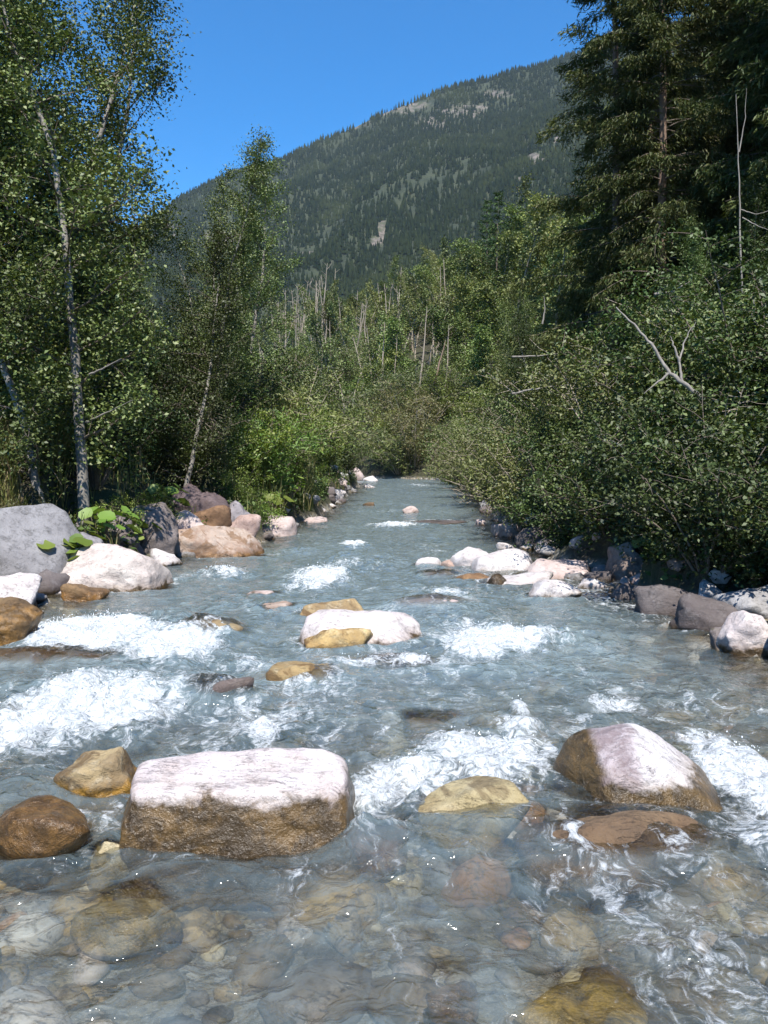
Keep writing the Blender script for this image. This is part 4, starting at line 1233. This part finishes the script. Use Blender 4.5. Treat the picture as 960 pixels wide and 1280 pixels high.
# trees on the right slope between thicket and conifers
for i in range(26):
    d = rg.uniform(36, 80)
    px = rg.uniform(600, 760)
    x = (px - 480) / F * d
    if x < xr(d) + 4:
        continue
    plant('slope_tree', 'leafy tree on the right slope left of the tall spruces', 'tree', 'trees of the right slope', farG, greenM, TN, (x, d, gz(x, d) - .2), rg.uniform(0, 6.28), rg.uniform(.5, .8))

for i, (px, d, sc) in enumerate([(900, 19, .42), (850, 21, .4), (700, 27, .5), (665, 31, .55), (640, 36, .6), (720, 34, .6), (940, 20, .5), (690, 40, .65), (648, 45, .7), (885, 24, .5)]):
    plant('small_tree', 'slender young tree rising out of the right thicket below the spruces', 'tree', 'young trees in the right thicket', (alderC, alderB)[i % 2], ('bark_pale', 'bark_pale', 'leaf_birch'), TN, on_ground(px, d), i * 1.9, sc)
bare = []
for q in range(5):
    rq = np.random.default_rng(300 + q)
    tb = Tubes()
    H_ = 8 + q * .6
    st = wander(rq, (0, 0, -.4), (rq.normal() * .06, rq.normal() * .06, 1), H_, 12, .035)
    tb.add(st, .13 * (1 - np.linspace(0, .8, 13)), 6)
    for e in range(9):
        p = along(st, rq.uniform(.35, .98))
        a = rq.uniform(0, 6.28)
        tb.add(wander(rq, p, (math.cos(a), math.sin(a), .7), rq.uniform(.4, 1.3), 3, .15), [.03, .025, .018, .008], 4)
    bare.append(tb.mesh('bare_tree'))
for i in range(70):
    d = rg.uniform(84, 135)
    px = rg.uniform(400, 560) if i < 34 else rg.uniform(345, 420)
    if i >= 34:
        d = rg.uniform(140, 190)
    x = (px - 480) / F * d
    o = link('bare_tree', bare[i % 5], M['bark_bare'], loc=(x, d, gz(x, d)))
    o.rotation_euler = (rg.normal() * .03, rg.normal() * .04, rg.uniform(0, 6.28))
    k = rg.uniform(.8, 1.25) * (1.25 if i >= 34 else 1)
    o.scale = (k, k, k)
    tag(o, 'thin bare pale trunk standing upright in the wood beyond the bend', 'dead tree', 'bare trunks beyond the bend')

# ------------------------------------------------------------------ dead wood


def deadwood(name, label, cat, lines, r0, sides=7, group=None, mat='bark_dead'):
    tb = Tubes()
    o0 = np.array(lines[0][0])
    rg2 = np.random.default_rng(int(abs(o0[0] * 100)) + 5)
    for li, pts in enumerate(lines):
        pts = np.array(pts, float) - o0
        # finer, slightly crooked line
        t = np.linspace(0, 1, len(pts))
        tt = np.linspace(0, 1, 4 * len(pts))
        q = np.stack([np.interp(tt, t, pts[:, k]) for k in range(3)], 1)
        q[1:-1] += rg2.normal(size=(len(q) - 2, 3)) * r0 * (.16)
        ra = r0 * (1 if li == 0 else .5)
        tb.add(q, ra * (1 - np.linspace(0, .8, len(q))), sides)
    o = link(name, tb.mesh(name), M[mat], loc=tuple(o0))
    return tag(o, label, cat, group)


d = 11.9
deadwood('dead_tree', 'pale bare dead trunk leaning out over the right bank bushes', 'dead trunk',
         [[D(915, 542, d + .3), D(880, 500, d), D(853, 478, d - .1), D(836, 466, d), D(815, 430, d + .1), D(795, 408, d + .2), D(770, 384, d + .3)],
          [D(853, 478, d - .1), D(849, 452, d), D(856, 425, d + .1), D(870, 402, d + .1)], [D(849, 452, d), D(842, 432, d), D(838, 420, d)], [D(836, 466, d), D(805, 492, d)]], .042)
d = 17.5
deadwood('dead_snag', 'thin bare grey snag standing against the dark conifers', 'dead tree',
         [[on_ground(934, d), D(930, 420, d), D(925, 300, d), D(924, 230, d), D(922, 170, d), D(920, 118, d)], [D(924, 190, d), D(931, 150, d), D(933, 110, d)], [D(926, 262, d), D(945, 268, d), D(965, 262, d)], [D(928, 272, d), D(950, 284, d - .3), D(970, 290, d - .3)]], .027)
d = 15.0
for lab, p in [('short dead pale branch sticking out of the bushes below the dead trunk', [(640, 492, 20), (680, 484, 20), (745, 478, 20.3)]), ('thin dead branch left of the bare spruce trunk', [(640, 446, 22), (670, 445, 22), (700, 442, 22.4)]),
               ('thin dead stem leaning in the bushes at the right edge', [(946, 462, 15.5), (930, 420, 15.6), (920, 400, 15.7)]), ('pale dead twig forked above the left part of the right thicket', [(678, 405, 24), (681, 388, 24), (680, 370, 24)]),
               ('dead twig reaching towards the bare spruce trunk', [(818, 368, 16), (840, 365, 16), (862, 352, 16)]), ('thin bare stem beside the leaning stem at the right edge', [(952, 430, 15), (946, 395, 15), (940, 370, 15)])]:
    deadwood('dead_branch', lab, 'branch', [[D(*q) for q in p]], .028, group='dead branches in the right thicket')
d = 33
lines = [[D(625, 628, d), D(600, 615, d - .5), D(575, 606, d - .8), D(556, 600, d - 1)]]
for k in range(11):
    a = rg.uniform(-1, 1)
    x0, y0 = rg.uniform(585, 620), rg.uniform(608, 630)
    lines.append([D(x0, y0, d - .3), D(x0 - rg.uniform(10, 25), y0 - rg.uniform(-6, 12), d - .6), D(x0 - rg.uniform(25, 45), y0 - rg.uniform(-8, 18), d - 1)])
deadwood('driftwood', 'tangle of dry straw-coloured branches hanging over the far right bank', 'driftwood', lines, .05, mat='bark_pale')
d = 18.5
lines = []
for k in range(9):
    x0, y0 = rg.uniform(690, 735), rg.uniform(640, 668)
    lines.append([D(x0, y0, d), D(x0 - rg.uniform(8, 22), y0 + rg.uniform(-4, 12), d - .4), D(x0 - rg.uniform(22, 45), y0 + rg.uniform(0, 25), d - .7)])
deadwood('driftwood', 'bare brown twigs drooping over the rocks behind the gravel bar', 'driftwood', lines, .025, mat='bark_pale')
d = 20
lines = []
for k in range(16):
    x0, y0 = rg.uniform(238, 250), rg.uniform(500, 530)
    a = rg.uniform(-.7, .9)
    lines.append([D(x0, y0, d), D(x0 + 22 * math.cos(a), y0 + 22 * math.sin(a), d - .2), D(x0 + 45 * math.cos(a + .2), y0 + 45 * math.sin(a + .2), d - .3)])
deadwood('dry_brush', 'dry brown twigs jutting from the slim pale trunk on the left', 'branch', lines, .016, mat='bark_pale')
for lab, p in [('dead branch poking right from the mottled trunk, upper', [(112, 468, 14.9), (130, 460, 14.7), (152, 448, 14.5)]), ('dead branch poking right from the mottled trunk, lower', [(108, 528, 14.9), (128, 518, 14.7), (166, 500, 14.3)])]:
    deadwood('dead_branch', lab, 'branch', [[D(*q) for q in p]], .022, group='dead branches on the left')
deadwood('leaning_tree', 'slim reddish dead trunk leaning in the wood beyond the bend', 'dead trunk', [[D(543, 480, 82), D(549, 455, 82.4), D(557, 425, 83)]], .13, mat='bark_spruce')

# ------------------------------------------------------------------ broad-leaved plants on the bank
rg = np.random.default_rng(77)


def make_butterbur(seed, n=26, R0_=.45, H=.5, leaf=.2):
    r2 = np.random.default_rng(seed)
    st = Tubes()
    vs, fs, c = [], [], 0
    for k in range(n):
        a = r2.uniform(0, 6.28)
        rr = R0_ * math.sqrt(r2.random())
        hh = H * r2.uniform(.45, 1.1)
        tip = np.array((math.cos(a) * rr, math.sin(a) * rr, hh))
        st.add(np.array([(tip[0] * .2, tip[1] * .2, -.05), tip * (.6, .6, .55), tip]), [.008, .007, .005], 4)
        L = leaf * r2.uniform(.6, 1.25)
        nrm = np.array((math.cos(a) * .5, math.sin(a) * .5, 1)) + r2.normal(size=3) * .25
        nrm /= np.linalg.norm(nrm)
        u = np.cross(nrm, r2.normal(size=3))
        u /= np.linalg.norm(u)
        w = np.cross(nrm, u)
        ring = []
        for q in range(9):
            th = q / 9 * 6.283
            rad_ = L * .5 * (1 + .12 * math.cos(th) - (.35 if q == 0 else 0)) * r2.uniform(.92, 1.08)
            ring.append(tip + (u * math.cos(th) + w * math.sin(th)) * rad_ + nrm * L * (.09 + .03 * math.sin(3 * th)))
        vs.append(np.array([tip] + ring))
        for q in range(9):
            fs.append((c, c + 1 + q, c + 1 + (q + 1) % 9))
        c += 10
    return st.mesh('stalks'), np_mesh('leaves', np.concatenate(vs), np.array(fs), smooth=False)


bb = [make_butterbur(s) for s in (1, 2, 3)]
BBM = ('bark_brown', 'leaf_bright')
BB = [('broad-leaved plant at the foot of the mottled trunk', 78, 14.0), ('bright broad-leaved plant right above the dark grey slab', 128, 14.9), ('broad-leaved plant between mottled trunk and mossy boulder', 158, 15.8), ('yellow green broad-leaved plant above the small grey block', 96, 13.4),
      ('broad-leaved plant in front of the dark hollow', 176, 16.6), ('broad-leaved plant hanging beside the huge grey boulder', 66, 13.2), ('shaded broad-leaved plant deeper under the left trees', 118, 16.2), ('broad-leaved plant at the edge of the dark hollow', 200, 18)]
for i, (lab, px, d) in enumerate(BB):
    x, y, z = on_ground(px, d)
    plant('butterbur', lab, 'plant', 'broad-leaved plants on the left bank', bb[i % 3], BBM, ('stalks', 'leaves'), (x, y, z), i * 1.1, 1.25)
for i, (lab, px, d) in enumerate([('light green broad-leaved plant over the pinkish rock', 352, 24.6), ('low broad-leaved plant beside the pinkish rock', 334, 22.8), ('bright broad-leaved plant left of the far grey outcrop', 362, 30)]):
    x, y, z = on_ground(px, d)
    plant('butterbur', lab, 'plant', 'broad-leaved plants on the left bank', bb[i % 3], BBM, ('stalks', 'leaves'), (x, y, z), i * 2.1, 1.5)
x, y, z = on_ground(822, 13.6)
plant('butterbur', 'yellow green broad-leaved plant beside the tall brown rock', 'plant', None, bb[1], BBM, ('stalks', 'leaves'), (x, y, z + .1), .4, 1.1)


def grass(name, label, area, n, hmin, hmax, seed, width=.012, mat='grass'):
    r2 = np.random.default_rng(seed)
    px = r2.uniform(area[0], area[1], n)
    d = r2.uniform(area[2], area[3], n)
    x = (px - 480) / F * d
    z = ground_z(x, d)
    ok = (z > .25) & (fbm(x * 1.2, d * 1.2, 0, 2, seed) > -.25)
    x, d, z = x[ok], d[ok], z[ok]
    n = len(x)
    hh = r2.uniform(hmin, hmax, n)
    a = r2.uniform(0, 6.28, n)
    le = r2.uniform(.1, .55, n) * hh
    dx, dy = np.cos(a) * le, np.sin(a) * le
    b = a + 1.57
    wx, wy = np.cos(b) * width, np.sin(b) * width
    v = np.empty((n, 6, 3))
    v[:, 0] = np.stack([x - wx, d - wy, z - .03], 1)
    v[:, 1] = np.stack([x + wx, d + wy, z - .03], 1)
    v[:, 2] = np.stack([x + dx * .3 + wx * .8, d + dy * .3 + wy * .8, z + hh * .6], 1)
    v[:, 3] = np.stack([x + dx * .3 - wx * .8, d + dy * .3 - wy * .8, z + hh * .6], 1)
    v[:, 4] = np.stack([x + dx + wx * .1, d + dy + wy * .1, z + hh], 1)
    v[:, 5] = np.stack([x + dx - wx * .1, d + dy - wy * .1, z + hh], 1)
    f = (np.arange(n)[:, None, None] * 6 + np.array([[0, 1, 2, 3], [3, 2, 4, 5]])[None]).reshape(-1, 4)
    me = np_mesh(name, v.reshape(-1, 3), f)
    return tag(link(name, me, M[mat]), label=label, cat='grass', kind='stuff')


grass('tall_grass', 'tall straw and green grass on the left bank above the huge boulder', (-60, 80, 13.4, 17.5), 9000, .3, .85, 5)
grass('hanging_grass', 'rough grass hanging over the left bank above the boulders', (40, 440, 12.5, 60), 16000, .25, .7, 9, .011)
grass('bank_grass', 'rough grass among the bushes on the right slope', (880, 1000, 15.5, 21), 5000, .3, .9, 6)
grass('waterside_grass', 'bright reeds and grass along the left waterside', (300, 392, 22, 34), 5000, .4, 1.1, 8, .016)
# leafy undergrowth on both banks
r2 = np.random.default_rng(8)
n = 130000
y = 8 + 52 * r2.random(n) ** 1.5
side = r2.random(n) < .5
s = r2.random(n) ** 1.8 * 9 + .1
x = np.where(side, xl(y) - s, xr(y) + s)
z = ground_z(x, y)
ok = (z > .22 + .3 * r2.random(n)) & (fbm(x * .9, y * .9, 0, 3, 71) > -.22)
c = np.stack([x, y, z + .03 + r2.random(n) ** 2 * .45], 1)[ok]
me = leaf_mesh('undergrowth', r2, c, .11, .6, .6)
tag(link('undergrowth', me, M['leaf_alder']), label='low leafy undergrowth covering the ground of both banks', cat='undergrowth', kind='stuff')

# ------------------------------------------------------------------ air
bm = bmesh.new()
bmesh.ops.create_cube(bm, size=1)
for v in bm.verts:
    v.co = (v.co.x * 4400, v.co.y * 2300 + 850, -4 + (v.co.z + .5) * 1200)
me = bpy.data.meshes.new('haze')
bm.to_mesh(me)
bm.free()
T = NT('haze')
pv = T.n('ShaderNodeVolumePrincipled', {'Color': (0.66, 0.8, 1.0, 1), 'Density': 0.000055})
T.t.links.new(pv.outputs[0], T.out.inputs['Volume'])
USE_HAZE = True
if USE_HAZE:
    tag(link('haze', me, T.m), label='thin blue summer haze in the valley air', cat='haze', kind='stuff')

# ------------------------------------------------------------------ light
SUN_EL, SUN_AZ = R(56), math.atan2(0.05, -0.75)      # bearing from +Y towards +X
sd = Vector((math.sin(SUN_AZ) * math.cos(SUN_EL), math.cos(SUN_AZ) * math.cos(SUN_EL), math.sin(SUN_EL)))
sl_ = bpy.data.lights.new('sun', 'SUN')
sl_.energy = 4.6
sl_.angle = R(.5)
sl_.color = (1, .955, .88)
so = bpy.data.objects.new('sun', sl_)
so.rotation_euler = sd.to_track_quat('Z', 'Y').to_euler()
so.location = (0, 0, 50)
COL.objects.link(so)
w = bpy.data.worlds.new('World')
S.world = w
w.use_nodes = True
nt = w.node_tree
bg = nt.nodes['Background']
sky = nt.nodes.new('ShaderNodeTexSky')
sky.sky_type = 'NISHITA'
sky.sun_disc = False
sky.sun_elevation = SUN_EL
sky.sun_rotation = SUN_AZ
sky.altitude = 1200
sky.air_density = 1.0
sky.dust_density = 0.3
sky.ozone_density = 3.0
hs = nt.nodes.new('ShaderNodeHueSaturation')
hs.inputs['Saturation'].default_value = 1.38
hs.inputs['Value'].default_value = 1.5
nt.links.new(sky.outputs[0], hs.inputs['Color'])
nt.links.new(hs.outputs[0], bg.inputs[0])
bg.inputs[1].default_value = 0.09

S.view_settings.view_transform = 'Standard'
S.view_settings.look = 'None'
S.view_settings.gamma = 1
S.view_settings.exposure = 0.8
S.cycles.max_bounces = 8
S.cycles.diffuse_bounces = 2
S.cycles.glossy_bounces = 3
S.cycles.transmission_bounces = 4
S.cycles.transparent_max_bounces = 12
S.cycles.volume_bounces = 0
S.cycles.caustics_reflective = False
S.cycles.caustics_refractive = False
S.cycles.use_denoising = True
